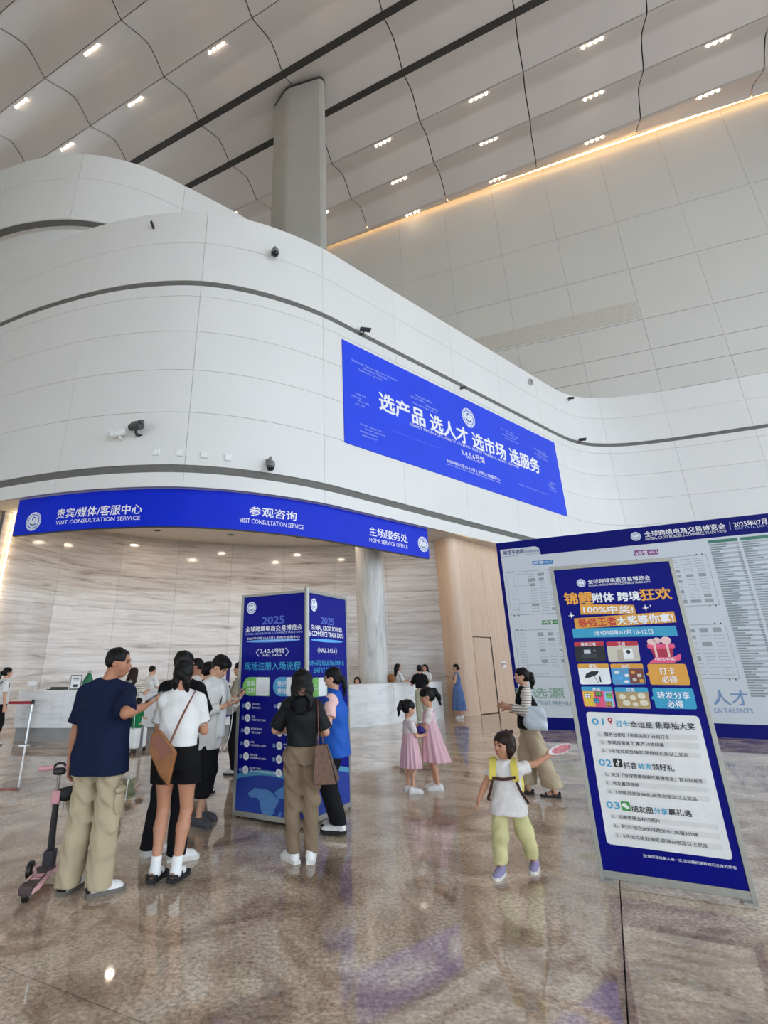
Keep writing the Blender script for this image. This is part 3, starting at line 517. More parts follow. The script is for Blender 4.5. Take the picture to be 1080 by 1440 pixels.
for i, k in enumerate((2, 3)):
    MB().prism([ST(46, T0 + TP * k - .2), ST(-40, T0 + TP * k - .2), ST(-40, T0 + TP * k + .16), ST(46, T0 + TP * k + .16)], ZL - .03, ZL + .08).build('trim_%d' % (3 + i), SLOTDARK, kind='structure')

# ------------------------------------------------------------------ the set-back round storey above, and the tall column
UP = Plan([(-26, 21), (-22, 19.3), (-17.5, 17.6), (-13.8, 16.3), (-11.7, 15.72), (-9.6, 15.6), (-7.6, 16.15), (-6, 17.15), (-3.7, 18.8), (-1, 21.2), (2, 24)])
wu = UP.shell(MB(), .2, UP.S[-1] - .2, 18.4, 22.0, -.05, .3).build('wall_upper', BACKING, kind='structure')
uj = [UP.s_of_x(x) for x in (-20.5, -17, -13.3, -9.9, -6.0, -2.6)] + [UP.S[-1] - .3]
for a0, a1 in zip(uj, uj[1:]):
    for z0, z1 in ((18.4, 20.6), (20.6, 22.0)): UP.shell(MB(), a0 + .008, a1 - .008, z0 + .008, z1 - .008, 0, .05).build('wall_panel', WALL, wu, smooth=True)
def cap(name, z, P, material, flip):
    A = np.arange(.2, P.S[-1] - .2, .5); near = [P.at(a, -.02) for a in A]; n = len(near); MB().add([(*p, z) for p in near] + [(p[0], 30., z) for p in near], [(k, k + 1, n + k + 1, n + k) for k in range(n - 1)]).build(name, material, kind='structure')
cap('ceiling_upper', 18.42, UP, SOFFIT, 1); cap('roof_upper', 21.98, UP, SOFFIT, 0)
UPI = Plan([(p[0], p[1]) for p in [UP.at(a, -.55) for a in np.linspace(.3, UP.S[-1] - .3, 14)]])
UPI.shell(MB(), .1, UPI.S[-1] - .1, 16.0, 18.42, 0, .2).build('wall_upper_recess', WALL, kind='structure', smooth=True)
col_pts = [(-2.62, 21.75), (-1.98, 20.92), (-1.85, 20.78), (-1.68, 20.68), (-1.45, 20.6), (.12, 20.14), (.3, 20.2), (.44, 20.42), (.45, 22.0), (.2, 22.5), (-1.9, 22.7), (-2.45, 22.4)]
co = MB().prism(col_pts, 16.0, 34.3).build('column', mat('column cladding', '#B5B1A8', .55, var=(.5, .05)), kind='structure')
MB().prism([(x * 1.015 + .01, (y - 21.4) * 1.03 + 21.4) for x, y in col_pts], 34.05, 34.22).build('collar', SLOTDARK, co)

# ------------------------------------------------------------------ niche under the soffit: marble, wood, pillar
NICHE = Plan([(-12, 12.6), (-9.75, 15.3), (-8.5, 17.2), (-6.6, 18.9), (-4, 20.0), (-1, 20.55), (2, 20.45), (4.6, 19.95), (7, 18.9)], 10)
wm = NICHE.shell(MB(), 0, NICHE.S[-1], 0, 6.35, -.05, .2).build('wall_marble', BACKING, kind='structure')
nj = np.linspace(0, NICHE.S[-1], 9); nr = [0, 1.2, 2.38, 3.55, 4.72, 6.3]
for a0, a1 in zip(nj, nj[1:]):
    for z0, z1 in zip(nr, nr[1:]): NICHE.shell(MB(), a0 + .003, a1 - .003, z0 + .003, z1 - .003, 0, .04).build('marble_panel', MARBLE, wm, smooth=True)
# wood wall that rounds out of the niche on the right, under the edge of the storey
WR = Plan([(4.2, 21.5), (4.42, 20.6), (4.5, 20.0), (4.62, 19.55), (4.8, 19.3), (5.1, 19.32), (5.6, 19.75), (6.5, 20.6), (9, 22.75), (12, 25.2), (15, 27.4), (17, 28.5)])
ww = WR.shell(MB(), 0, WR.S[-1], 0, 6.3, -.05, .2).build('wall_wood', mat('wood backing', '#6B5443', .8), kind='structure')
sd0 = WR.s_of_x(5.55); sd1 = sd0 + 1.25; wj2 = [0, 1.1, sd0] + [sd0 + 1.25 + 1.3 * k for k in range(0, 9)]
for a0, a1 in zip(wj2, wj2[1:]):
    if a1 > WR.S[-1]: break
    if abs(a0 - sd0) < .01: spans = [(2.62, 6.3)]
    else: spans = [(0, 6.3)]
    for z0, z1 in spans: WR.shell(MB(), a0 + .004, a1 - .004, z0, z1 - .004, 0, .04, .08).build('wood_panel', WOOD, ww, smooth=True)
d1 = WR.shell(MB(), sd0 + .02, sd1 - .03, .03, 2.58, .005, .05).build('door_1', WOOD, kind='structure'); 
WR.shell(MB(), sd1 - .028, sd1 + .03, 0, 2.62, .02, .06).build('door_edge', mat('dark door edge', '#4B3A2C', .6), d1)
WL = Plan([(-19, 19.9), (-16, 18.6), (-13, 17.15), (-11, 16.15), (-10.3, 15.75), (-9.95, 15.5), (-9.75, 15.5), (-9.6, 15.75), (-9.5, 16.3), (-9.3, 17)])
w2 = WL.shell(MB(), 0, WL.S[-1], 0, 6.3, -.05, .2).build('wall_wood_left', MATS['wood backing'], kind='structure')
for a0, a1 in zip(np.linspace(0, WL.S[-1], 8), np.linspace(0, WL.S[-1], 8)[1:]): WL.shell(MB(), a0 + .004, a1 - .004, 0, 6.296, 0, .04, .1).build('wood_panel', WOOD, w2, smooth=True)
# warm cove lines along the soffit
NICHE.shell(MB(), .3, NICHE.S[-1] - 2.2, 6.22, 6.26, .10, .06).build('trim_5', emit_mat('cove light', (1.0, .62, .3), 10.0), kind='structure')
WR.shell(MB(), WR.s_of_x(4.8), WR.S[-1] - .3, 6.22, 6.26, .12, .06).build('trim_6', emit_mat('wood cove light', (1.0, .66, .36), 40.0), kind='structure')
MB().tube([(-9.52, 15.42, .05), (-9.52, 15.42, 6.2)], .02, 6).build('trim_7', emit_mat('edge light', (1.0, .72, .42), 8.0), kind='structure')
pil = MB().lathe([(.5, 0), (.5, 6.28)], (1.75, 18.3, 0), 36).build('pillar', PILLAR, kind='structure', smooth=True)
# small recessed lamps added in the soffit to brighten the dark niche
LAMP = emit_mat('soffit lamp', (1.0, .88, .74), 30.0); RIM = mat('lamp rim', '#F2F0EC', .4)
sl = [(-7.4, 15.6), (-5.6, 16.2), (-3.4, 16.6), (-1.2, 17.2), (.6, 17.9), (2.9, 18.6), (-5.8, 17.8), (-3.3, 18.5), (-.8, 19.0)]
ords = ['first', 'second', 'third', 'fourth', 'fifth', 'sixth', 'seventh', 'eighth', 'ninth', 'tenth']
for i, (x, y) in enumerate(sl):
    e = empty('added_soffit_lamp', (x, y, 6.19)); MB().lathe([(.14, .0), (.14, .02), (.11, .02), (.11, .0)], (0, 0, -.012), 16).build('rim', RIM, e, smooth=True); MB().lathe([(.105, -.002), (.105, .004)], (0, 0, 0), 16).build('lens', LAMP, e)
    ld = bpy.data.lights.new('added_lamp_light', 'AREA'); ld.shape = 'DISK'; ld.size = .2; ld.energy = 8.5; ld.color = (1.0, .84, .66); lo = bpy.data.objects.new('added_lamp_light', ld); COL.objects.link(lo); lo.location = (0, 0, -.03); lo.parent = e
    tag(e, 'small round lamp added in the soffit to brighten the niche, %s in the %s row' % (ords[i if i < 6 else i - 6], 'front' if i < 6 else 'rear'), 'lamp', 'added soffit lamps')

# ------------------------------------------------------------------ glass fronts of the hall behind and beside the camera: only their frames, the sky lights the hall through them
def facade(name, p0, p1, step, zs):
    p0, p1 = np.array(p0), np.array(p1); L = np.linalg.norm(p1 - p0); u = (p1 - p0) / L; R = np.array([[u[0], -u[1], 0], [u[1], u[0], 0], [0, 0, 1.]]); mb = MB(); c = np.array([*p0, 0])
    for k in range(int(L / step) + 1): mb.box((k * step - .12, -.2, 0), (k * step + .12, .2, zs[-1]), R, c)
    for z in zs: mb.box((0, -.12, z - .1), (L, .12, z + .1), R, c)
    return mb.build(name, mat('mullion', '#8E8E8C', .4, .3), kind='structure')
facade('window_3', ST(44, -13), ST(-4, -13), 4.0, (.2, 3.8)); facade('window_1', ST(-4, -13), ST(-30, -13), 4.0, (.2, 4, 9, 13)); facade('window_2', ST(-30, -13), ST(-30, 34), 4.0, (.2, 4, 9, 14, 19, 23))
MB().prism([ST(44, -13.3), ST(-4, -13.3), ST(-4, -12.9), ST(44, -12.9)], 3.8, 36).build('wall_back_unseen', WALL_UP, kind='structure')  # unseen solid walls, extents chosen to hold daylight off the left and the ceiling
MB().prism([ST(-4, -13.3), ST(-30, -13.3), ST(-30, -12.9), ST(-4, -12.9)], 13, 36).build('wall_back_upper_unseen', WALL_UP, kind='structure')
MB().prism([ST(-30, -13.3), ST(-30.4, -13.3), ST(-30.4, 40), ST(-30, 40)], 23, 36).build('wall_side_upper_unseen', WALL_UP, kind='structure')
MB().prism([ST(44, -14), ST(43.7, -14), ST(43.7, 34), ST(44, 34)], 0, 36).build('wall_side_unseen', WALL_UP, kind='structure')  # unseen end wall, kept solid so the left side stays darker

# ------------------------------------------------------------------ ceiling lights: four small lamps in a row
GLOW = emit_mat('ceiling lamp', (1.0, .88, .72), 60.0)
lamp_me = MB().lathe([(.06, 0), (.06, .02)], (0, 0, 0), 10).mesh('lamp', GLOW); rim_me = MB().lathe([(.085, -.01), (.085, .06), (.065, .06), (.065, -.01)], (0, 0, 0), 10).mesh('rim', RIM)
rown = {-2: 'second row', -1: 'row furthest from the warm wall strip', 0: 'row below the round storey', 1: 'row next to the black slot', 4: 'row just past the black slots', 5: 'middle row before the warm wall strip', 6: 'row along the warm wall strip'}
for k in (-1, 0, 1, 4, 5, 6):
    for n, q in enumerate(range(3, -4, -1)):
        s_, t_ = S0 + SP * q + 2.6, T0 + TP * k + .25
        if t_ > wall_t(s_) - .5: continue
        x, y = ST(s_, t_); e = empty('ceiling_light', (x, y, ZL - .03), math.atan2(E1[1], E1[0]))
        for d in (-.45, -.15, .15, .45): inst(lamp_me, 'lamp', (d, 0, 0), 0, e); inst(rim_me, 'rim', (d, 0, 0), 0, e)
        tag(e, 'four-lamp ceiling light, %s from the left in the %s' % (ords[n], rown[k]), 'light', 'ceiling lights')

# ------------------------------------------------------------------ printed signs: lettering and marks
C_ = dict(W='#F4F4F6', P='#AFC0F5', O='#F0A93C', R='#C8242F', K='#1E2024', C='#37A6CE', F='#4E63C4', F2='#6E86F0', N='#1A2C7E', G='#88AE93', G2='#7F9BA0', B='#7C9BC4')
def ink(k): return mat('ink ' + k, C_[k], .5, var=(8, .03))
def lettering(spec, M, parent, off=.004):
    for body, cx, cz, wd, ht, ang, colr, bold in spec:
        co, faces = text_mesh(body, bold)
        if len(co) == 0: continue
        lo, hi = co.min(0), co.max(0); x = ((co[:, 0] - lo[0]) / (hi[0] - lo[0]) - .5) * wd; y = ((co[:, 1] - lo[1]) / (hi[1] - lo[1]) - .5) * ht
        ca, sa = math.cos(ang), math.sin(ang); d = ht / (hi[1] - lo[1]) * (.006, .016, .034)[bold]
        # one object per word: cut at the widest gaps
        nw = len(body.replace(' | ', ' ').split(' ')); groups = [faces]
        if nw > 1:
            iv = sorted((min(x[k] for k in f), max(x[k] for k in f)) for f in faces); gaps = []; e = iv[0][1]
            for a, b in iv[1:]:
                if a > e: gaps.append((a - e, (a + e) / 2))
                e = max(e, b)
            cuts = sorted(g[1] for g in sorted(gaps)[-(nw - 1):]); groups = [[] for _ in range(len(cuts) + 1)]
            for f in faces: groups[int(np.searchsorted(cuts, float(np.mean(x[list(f)]))))].append(f)
        for fs in groups:
            if not fs: continue
            used = sorted({k for f in fs for k in f}); mp = {k: n for n, k in enumerate(used)}; g2 = [tuple(mp[k] for k in f) for f in fs]; mb = MB()
            for i, (ex, ey) in enumerate(((0, 0), (d, 0), (-d, 0), (0, d * .8), (0, -d * .8))):       # heavier weights: the stroke repeated slightly aside
                mb.add([M(cx + (x[k] + ex) * ca - (y[k] + ey) * sa, cz + (x[k] + ex) * sa + (y[k] + ey) * ca, off + i * 1e-4) for k in used], g2)
            mb.build('lettering', ink(colr), parent)
def patch(M, pts, name, material, parent, off=.002):
    n = len(pts); return MB().add([M(x, z, off) for x, z in pts], [tuple(range(n))]).build(name, material, parent)
def disc(c, r, n=28, rx=1.): return [(c[0] + r * rx * math.cos(2 * math.pi * k / n), c[1] + r * math.sin(2 * math.pi * k / n)) for k in range(n)]
def rrect(q, r=.02, n=4):
    """rounded quad from its four corners"""
    out = []; q = [np.array(p, float) for p in q]
    for i in range(4):
        a, b, c = q[i - 1], q[i], q[(i + 1) % 4]; u = (a - b) / np.linalg.norm(a - b); v = (c - b) / np.linalg.norm(c - b); p0, p1 = b + u * r, b + v * r
        for k in range(n + 1): t = k / n; out.append(tuple((1 - t)**2 * p0 + 2 * t * (1 - t) * b + t * t * p1))
    return out
def band(M, pts, wd, name, material, parent, off=.003, closed=False):
    P = [np.array(p, float) for p in pts]; n = len(P); mb = MB(); L, R = [], []
    for i, p in enumerate(P):
        d = P[(i + 1) % n] - P[i - 1] if closed else P[min(i + 1, n - 1)] - P[max(i - 1, 0)]; d /= np.linalg.norm(d) + 1e-9; m_ = np.array([-d[1], d[0]]) * wd / 2; L.append(p + m_); R.append(p - m_)
    m2 = n if closed else n - 1
    return mb.add([M(*p, off) for p in L] + [M(*p, off) for p in R], [(i, (i + 1) % n, n + (i + 1) % n, n + i) for i in range(m2)]).build(name, material, parent)
EMB = mat('emblem white', '#E8ECF6', .5); EMG = mat('emblem green', '#8FBF5A', .5); EMD = mat('emblem blue', '#2338A8', .5)
def emblem(M, c, r, parent, off=.004):
    """round badge: pale ring, blue gap, white S-shaped globe with a green leaf"""
    band(M, disc(c, r * .88, 36), r * .24, 'emblem_ring', EMB, parent, off, True)
    for k in range(22):
        a = 2 * math.pi * k / 22
        if k % 11 != 5: p = (c[0] + r * .88 * math.cos(a), c[1] + r * .88 * math.sin(a)); patch(M, [(p[0] + r * .07 * math.cos(a + b), p[1] + r * .07 * math.sin(a + b)) for b in (.5, 2.6, 3.7, 5.8)], 'emblem_mark', EMD, parent, off + .001)
    g = patch(M, disc(c, r * .68, 28), 'emblem_globe', EMB, parent, off)
    arc = lambda a0, a1, rr, cc: [(c[0] + r * (cc[0] + rr * math.cos(math.radians(a0 + (a1 - a0) * t / 10))), c[1] + r * (cc[1] + rr * math.sin(math.radians(a0 + (a1 - a0) * t / 10)))) for t in range(11)]
    band(M, arc(200, 330, .42, (0, .02)), r * .16, 'emblem_swoosh', EMD, g, off + .001); band(M, arc(20, 200, .22, (.02, .22)), r * .12, 'emblem_swoosh', EMD, g, off + .001); band(M, arc(215, 320, .26, (.02, -.12)), r * .08, 'emblem_leaf', EMG, g, off + .001)
def star4(c, r): return [(c[0] + (r if k % 2 == 0 else r * .26) * math.cos(math.pi * k / 4), c[1] + (r * 1.25 if k % 2 == 0 else r * .26) * math.sin(math.pi * k / 4)) for k in range(8)]
def flatM(x, z, off): return (x, -off, z)

# ---- banner on the curved white wall
b0, b1 = MASS.s_of_x(.8), MASS.s_of_x(12.12); bo = MASS.at((b0 + b1) / 2, .03); ban = empty('wall_banner', (bo[0], bo[1], 8.42))
def banM(s, z, off): p = MASS.at(s, .03 + off); return (p[0] - bo[0], p[1] - bo[1], z - 8.42)
mb = MASS.shell(MB(), b0, b1, 8.42, 12.38, .03, .025); mb.v = [(x - bo[0], y - bo[1], z - 8.42) for x, y, z in mb.v]; mb.build('sheet', SIGNBLUE, ban, smooth=True)
lettering(SPEC['banner'], banM, ban, .012); emblem(banM, (34.2, 11.5), .45, ban, .012)
tag(ban, 'large royal blue expo banner with white slogan on the curved upper wall', 'banner')
# ---- curved fascia sign over the counters
r0, r1 = MASS.s_of_x(-8.82), MASS.s_of_x(3.96); ro = MASS.at((r0 + r1) / 2, -.2); ring = empty('fascia_sign', (ro[0], ro[1], 5.13))
def ringM(s, z, off): p = MASS.at(s, -.2 + off); return (p[0] - ro[0], p[1] - ro[1], z - 5.13)
def ringshell(z0, z1, off, th, name, m_): mb = MASS.shell(MB(), r0, r1, z0, z1, off, th); mb.v = [(x - ro[0], y - ro[1], z - 5.13) for x, y, z in mb.v]; return mb.build(name, m_, ring, smooth=True)
ringshell(5.13, 6.22, -.21, .1, 'box', mat('sign box', '#20242E', .5)); ringshell(5.15, 6.2, -.2, .008, 'face', RINGBLUE)
lettering(SPEC['ring'], ringM, ring, .01); emblem(ringM, (17.53, 5.5), .27, ring, .01); emblem(ringM, (30.86, 5.61), .27, ring, .01)
tag(ring, 'long curved cobalt blue sign hanging under the soffit above the service counters', 'sign')

# ---- square display column with two printed faces
A1, A2, BW = .535, 1.022, 1.013; corner = np.array([-.166, 6.369])
booth = empty('display_column', (corner[0], corner[1], 0))
def frame_face(o, x0, ang, root, H=2.5, W=BW, blue=NAVY, th=.04, fr=.035):
    """one face in the root's frame: posts, rails and print sheet"""
    c, s = math.cos(ang), math.sin(ang)
    T = lambda x, y, z: (x0[0] + x * c - y * s, x0[1] + x * s + y * c, z)
    def bx(name, lo, hi, m_): 
        mb = MB().box(lo, hi); mb.v = [T(*v) for v in mb.v]; return mb.build(name, m_, root, bevel=.003)
    bx('post', (0, 0, 0), (fr, th, H), ALU); bx('post', (W - fr, 0, 0), (W, th, H), ALU); bx('rail', (fr, 0, H - fr), (W - fr, th, H), ALU); bx('rail', (fr, 0, .03), (W - fr, th, .03 + fr * 1.5), ALU)
    bx('print_sheet', (fr, .008, .03 + fr * 1.5), (W - fr, th - .008, H - fr), blue)
    return lambda x, z, off: T(x, .008 - off, z)
pA = np.array([-BW * math.cos(A1), BW * math.sin(A1)])
ML = frame_face(None, pA, -A1, booth); MR = frame_face(None, (0, 0), A2, booth); pB = np.array([BW * math.cos(A2), BW * math.sin(A2)])
frame_face(None, pB, math.pi - A1, booth); frame_face(None, pA + pB, math.pi + A2, booth)
MB().lathe([(.03, 0), (.03, 2.52), (.02, 2.53)], (0, 0, 0), 12).build('corner_post', ALU, booth, smooth=True)
lettering(SPEC['bl'], ML, booth); lettering(SPEC['br'], MR, booth); emblem(ML, (.165, 2.33), .077, booth); emblem(MR, (.165, 2.33), .077, booth)
GLOWBLUE = mat('print glow', '#5AA9E8', .5); TEAL = mat('print horizon', '#2E6FD0', .5); MAP = mat('print map', '#4F83BE', .5, var=(30, .1)); GRN = mat('print green', '#7CC25A', .5); SKY = mat('print sky blue', '#4E9FCF', .5); PALE = mat('print white', '#F1F1F1', .5); DOT = mat('print dot', '#6E8FB8', .5)
for MM, w0_, w1_ in ((ML, .1, .915), (MR, .1, .87)):
    patch(MM, [(w0_ + (w1_ - w0_) * (.5 + .5 * math.cos(a)), 1.918 + .018 * math.sin(a)) for a in np.linspace(0, 2 * math.pi, 24, endpoint=False)], 'glow_mark', GLOWBLUE, booth, .002)
def halfpill(MM, x0, x1, zc, hh, m_):
    r = hh; patch(MM, [(x0 + r - r * math.sin(math.pi * k / 12), zc + r * math.cos(math.pi * k / 12)) for k in range(13)] + [(x1, zc - hh), (x1, zc + hh)], 'pill', m_, booth, .002)
    q = patch(MM, rrect([(x1 - 2 * hh * .98 + .0, zc + hh * .97), (x1 - .01, zc + hh * .97), (x1 - .01, zc - hh * .97), (x1 - 2 * hh * .98, zc - hh * .97)], .03), 'code_field', PALE, booth, .003)
halfpill(ML, .077, .487, 1.395, .105, GRN); halfpill(ML, .534, .93, 1.398, .105, SKY); halfpill(MR, .069, .466, 1.388, .105, GRN)
# stroke map, icons and brackets
for key, pts in QUADS['bl']:
    if key == 'dot': patch(ML, disc(pts[0], .022, 14), 'number_dot', DOT, booth, .003)
    elif key == 'ico':
        patch(ML, disc(pts[0], .042, 18), 'icon_disc', PALE, booth, .003); band(ML, [(pts[0][0] - .014, pts[0][1] - .016), (pts[0][0] - .008, pts[0][1] + .006), (pts[0][0] + .0, pts[0][1] + .018), (pts[0][0] + .008, pts[0][1] + .006), (pts[0][0] + .016, pts[0][1] - .014)], .006, 'icon', DOT, booth, .004)
    elif key == 'br': band(ML, pts, .008, 'bracket', PALE, booth, .003)
    elif key in ('africa', 'isle', 'asia'): patch(ML, pts, 'map_shape', MAP, booth, .003)
for key, pts in QUADS['br']:
    if key == 'br': band(MR, pts, .008, 'bracket', PALE, booth, .003)
for MM in (ML, MR):
    for i, (dz, m_) in enumerate(((0, '#113596'), (.03, '#1B55AE'), (.045, '#4D97B4'))):
        up = [(.04 + .93 * t, .37 + dz + .1 * math.sin(math.pi * (.1 + .8 * t))) for t in np.linspace(0, 1, 16)]; lo = [(x, (.085 if i == 0 else z - .03 - .01 * i)) for x, z in up]
        patch(MM, up + lo[::-1], 'horizon_band', mat('print band %d' % i, m_, .5), booth, .0012 + .0004 * i)
tag(booth, 'tall square display column with blue registration posters in an aluminium frame', 'display')

# ---- prize poster stand
post = empty('poster_stand', (2.208, 4.97, 0), -.486); PM = frame_face(None, (0, 0), 0, post, 2.5, 1.008, POSTERBLUE)
MB().box((.02, -.0, 0), (.09, .3, .012)).build('foot', ALU, post); MB().box((.92, -.0, 0), (.99, .3, .012)).build('foot', ALU, post)
OR = mat('print orange', '#E3A23A', .5); CY = mat('print cyan', '#2F9FC6', .5); RD = mat('print red', '#C0283A', .5); DK = mat('print black', '#0E0F12', .5); BG = mat('print beige', '#CFC7B6', .5); PG = mat('print pill grey', '#DDDAD6', .5); PNK = mat('print pink', '#E9557F', .5)
def card(q, head, body):
    rr = rrect(q, .02); g = patch(PM, rr, 'card', body, post, .002); a, b, c, d = [np.array(p) for p in q]; patch(PM, rrect([a, b, b + (c - b) * .22, a + (d - a) * .22], .012), 'card_header', head, g, .003); return g, a, b, c, d
def loc(c4, u, v): a, b, c, d = c4; return tuple((a * (1 - u) + b * u) * (1 - v) + (d * (1 - u) + c * u) * v)
for key, pts in QUADS['poster']:
    if key in ('bar1', 'bar2'): patch(PM, pts, 'orange_bar', OR, post, .002 + (key == 'bar2') * .0008)
    elif key == 'bar3': patch(PM, pts, 'cyan_bar', CY, post, .0034)
    elif key == 'star': patch(PM, star4(pts[0], abs(pts[1][0] - pts[0][0])), 'star', PALE, post, .003)
    elif key == 'panel': patch(PM, rrect(pts, .03), 'text_panel', mat('print off white', '#E9E7E4', .5), post, .002)
    elif key == 'pill': patch(PM, rrect(pts, .014), 'text_pill', PG, post, .003)
    elif key in ('bub1', 'bub2'):
        m_ = OR if key == 'bub1' else CY; patch(PM, rrect(pts, .018), 'bubble', m_, post, .002); zc = (pts[0][1] + pts[3][1]) / 2; patch(PM, [(pts[0][0] + .005, zc + .025), (pts[0][0] - .022, zc), (pts[0][0] + .003, zc - .025)], 'bubble_tail', m_, post, .002)
    elif key[0] == 'c' and len(key) == 2:
        hd = {'1': RD, '2': RD, '3': OR, '4': OR, '5': CY, '6': CY}[key[1]]; bd = {'1': DK, '2': BG, '3': PALE, '4': SKY, '5': PNK, '6': mat('print tan', '#B89B66', .5)}[key[1]]
        g, *c4 = card(pts, hd, bd); P = lambda u, v: loc(c4, u, v)
        def rect(u0, v0, u1, v1, nm, m_, o=.0035): patch(PM, [P(u0, v0), P(u1, v0), P(u1, v1), P(u0, v1)], nm, m_, g, o)
        if key == 'c1': rect(.3, .4, .52, .58, 'lens', mat('print silver', '#C9CDD2', .4)); rect(.2, .62, .72, .8, 'handset', mat('print charcoal', '#33363C', .5)); rect(.62, .42, .7, .5, 'spark', GREY)
        if key == 'c2': rect(.3, .4, .5, .95, 'carton', mat('print carton', '#B8AB97', .5)); rect(.5, .36, .8, .88, 'printer', PALE); patch(PM, disc(P(.66, .52), .016, 14), 'dial', DK, g, .0045)
        if key == 'c3':
            patch(PM, [P(.18, .68), P(.24, .48), P(.42, .36), P(.66, .36), P(.6, .52), P(.45, .62), P(.3, .68)], 'umbrella', DK, g, .0035); band(PM, [P(.48, .56), P(.6, .95)], .004, 'umbrella_stick', DK, g, .0035); band(PM, [P(.66, .62), P(.68, .9)], .012, 'folded_umbrella', DK, g, .0035)
        if key == 'c4':
            for u, v, m_ in [(.1, .35, PALE), (.28, .3, DOT), (.4, .5, PALE), (.18, .62, GLOWBLUE), (.36, .8, PALE), (.08, .85, DOT)]: rect(u, v, u + .13, v + .13, 'swatch', m_)
            rect(.54, .24, .985, .97, 'swatch', mat('print dark red', '#7C3B2E', .5)); [rect(u, v, u + .12, v + .15, 'swatch', m_, .0045) for u, v, m_ in [(.6, .34, OR), (.78, .5, BG), (.62, .7, BG), (.82, .76, OR)]]
        if key == 'c5':
            rect(0.02, .24, .38, .97, 'backdrop', mat('print yellow', '#EBC23F', .5)); rect(.7, .24, .97, .97, 'backdrop', mat('print light blue', '#8FC9E2', .5))
            for u, v, m_ in [(.16, .42, PALE), (.52, .32, GRN), (.86, .4, GRN), (.42, .66, SKY), (.8, .8, OR)]:
                rect(u - .09, v - .08, u + .1, v + .16, 'cube', DK, .0042)
                for i in range(2):
                    for j in range(2): rect(u - .075 + .085 * i, v - .06 + .1 * j, u - .005 + .085 * i, v + .025 + .1 * j, 'cube_face', m_, .0048)
        if key == 'c6':
            for u, v, r in [(.2, .45, .022), (.3, .75, .024), (.52, .5, .02), (.78, .4, .024), (.56, .8, .018), (.82, .72, .026)]: patch(PM, disc(P(u, v), r, 12, 1.2), 'tile_game_piece', mat('print cream', '#E4DAC4', .5), g, .004)
    elif key == 'gift':
        c = pts[0]; patch(PM, [(c[0] - .085, c[1] + .03), (c[0] + .085, c[1] + .03), (c[0] + .07, c[1] - .06), (c[0] - .06, c[1] - .06)], 'gift_box', mat('print crimson', '#B51E42', .5), post, .003)
        patch(PM, rrect([(c[0] - .1, c[1] + .06), (c[0] + .1, c[1] + .06), (c[0] + .1, c[1] + .02), (c[0] - .1, c[1] + .02)], .015), 'gift_lid', PNK, post, .0036); patch(PM, [(c[0] - .12, c[1] - .1), (c[0] - .05, c[1] - .045), (c[0] + .06, c[1] - .055), (c[0] + .13, c[1] - .02), (c[0] + .12, c[1] - .07), (c[0] + .06, c[1] - .098)], 'gift_ribbon', PNK, post, .0036)
        for dx in (-.045, .045): patch(PM, [(c[0] + dx - .008, c[1] + .06), (c[0] + dx + .008, c[1] + .06), (c[0] + dx + .008, c[1] - .05), (c[0] + dx - .008, c[1] - .05)], 'gift_band', mat('print blush', '#F1C9C4', .5), post, .0042)
        for dx, dz, r in ((-.06, .075, .026), (-.02, .085, .024), (.045, .085, .03)): patch(PM, disc((c[0] + dx, c[1] + dz), r, 14, 1.3), 'gift_bow', MATS['print blush'], post, .0048)
    elif key == 'pin': patch(PM, disc((pts[0][0], pts[0][1] + .008), .018, 16), 'pin_icon', RD, post, .0036); patch(PM, [(pts[0][0] - .013, pts[0][1]), (pts[0][0] + .013, pts[0][1]), (pts[0][0], pts[0][1] - .028)], 'pin_icon', RD, post, .0036); patch(PM, disc((pts[0][0], pts[0][1] + .008), .008, 12), 'pin_icon', PALE, post, .0042)
    elif key == 'note':
        c = pts[0]; patch(PM, rrect([(c[0] - .032, c[1] + .032), (c[0] + .032, c[1] + .032), (c[0] + .032, c[1] - .032), (c[0] - .032, c[1] - .032)], .012), 'app_icon', DK, post, .0036); band(PM, [(c[0] + .004, c[1] + .022), (c[0] + .004, c[1] - .01)], .007, 'note_mark', PALE, post, .0042); band(PM, disc((c[0] - .004, c[1] - .011), .009, 14), .006, 'note_mark', PALE, post, .0042, True); band(PM, [(c[0] + .004, c[1] + .02), (c[0] + .01, c[1] + .011), (c[0] + .019, c[1] + .009)], .007, 'note_mark', PALE, post, .0042)
    elif key == 'chat':
        c = pts[0]; patch(PM, rrect([(c[0] - .032, c[1] + .032), (c[0] + .032, c[1] + .032), (c[0] + .032, c[1] - .032), (c[0] - .032, c[1] - .032)], .012), 'app_icon', mat('print leaf green', '#3E9B44', .5), post, .0036); patch(PM, disc((c[0] - .007, c[1] + .006), .016, 14, 1.15), 'bubble_mark', PALE, post, .0042); patch(PM, disc((c[0] + .01, c[1] - .008), .013, 14, 1.15), 'bubble_mark', PALE, post, .0048)
lettering(SPEC['poster'], PM, post, .0055); emblem(PM, (.253, 2.33), .037, post, .003)
tag(post, 'tall leaning-looking blue prize poster in an aluminium frame standing alone at front', 'poster stand'); post['label'] = 'tall blue lucky-draw poster in an aluminium frame standing nearest the camera'

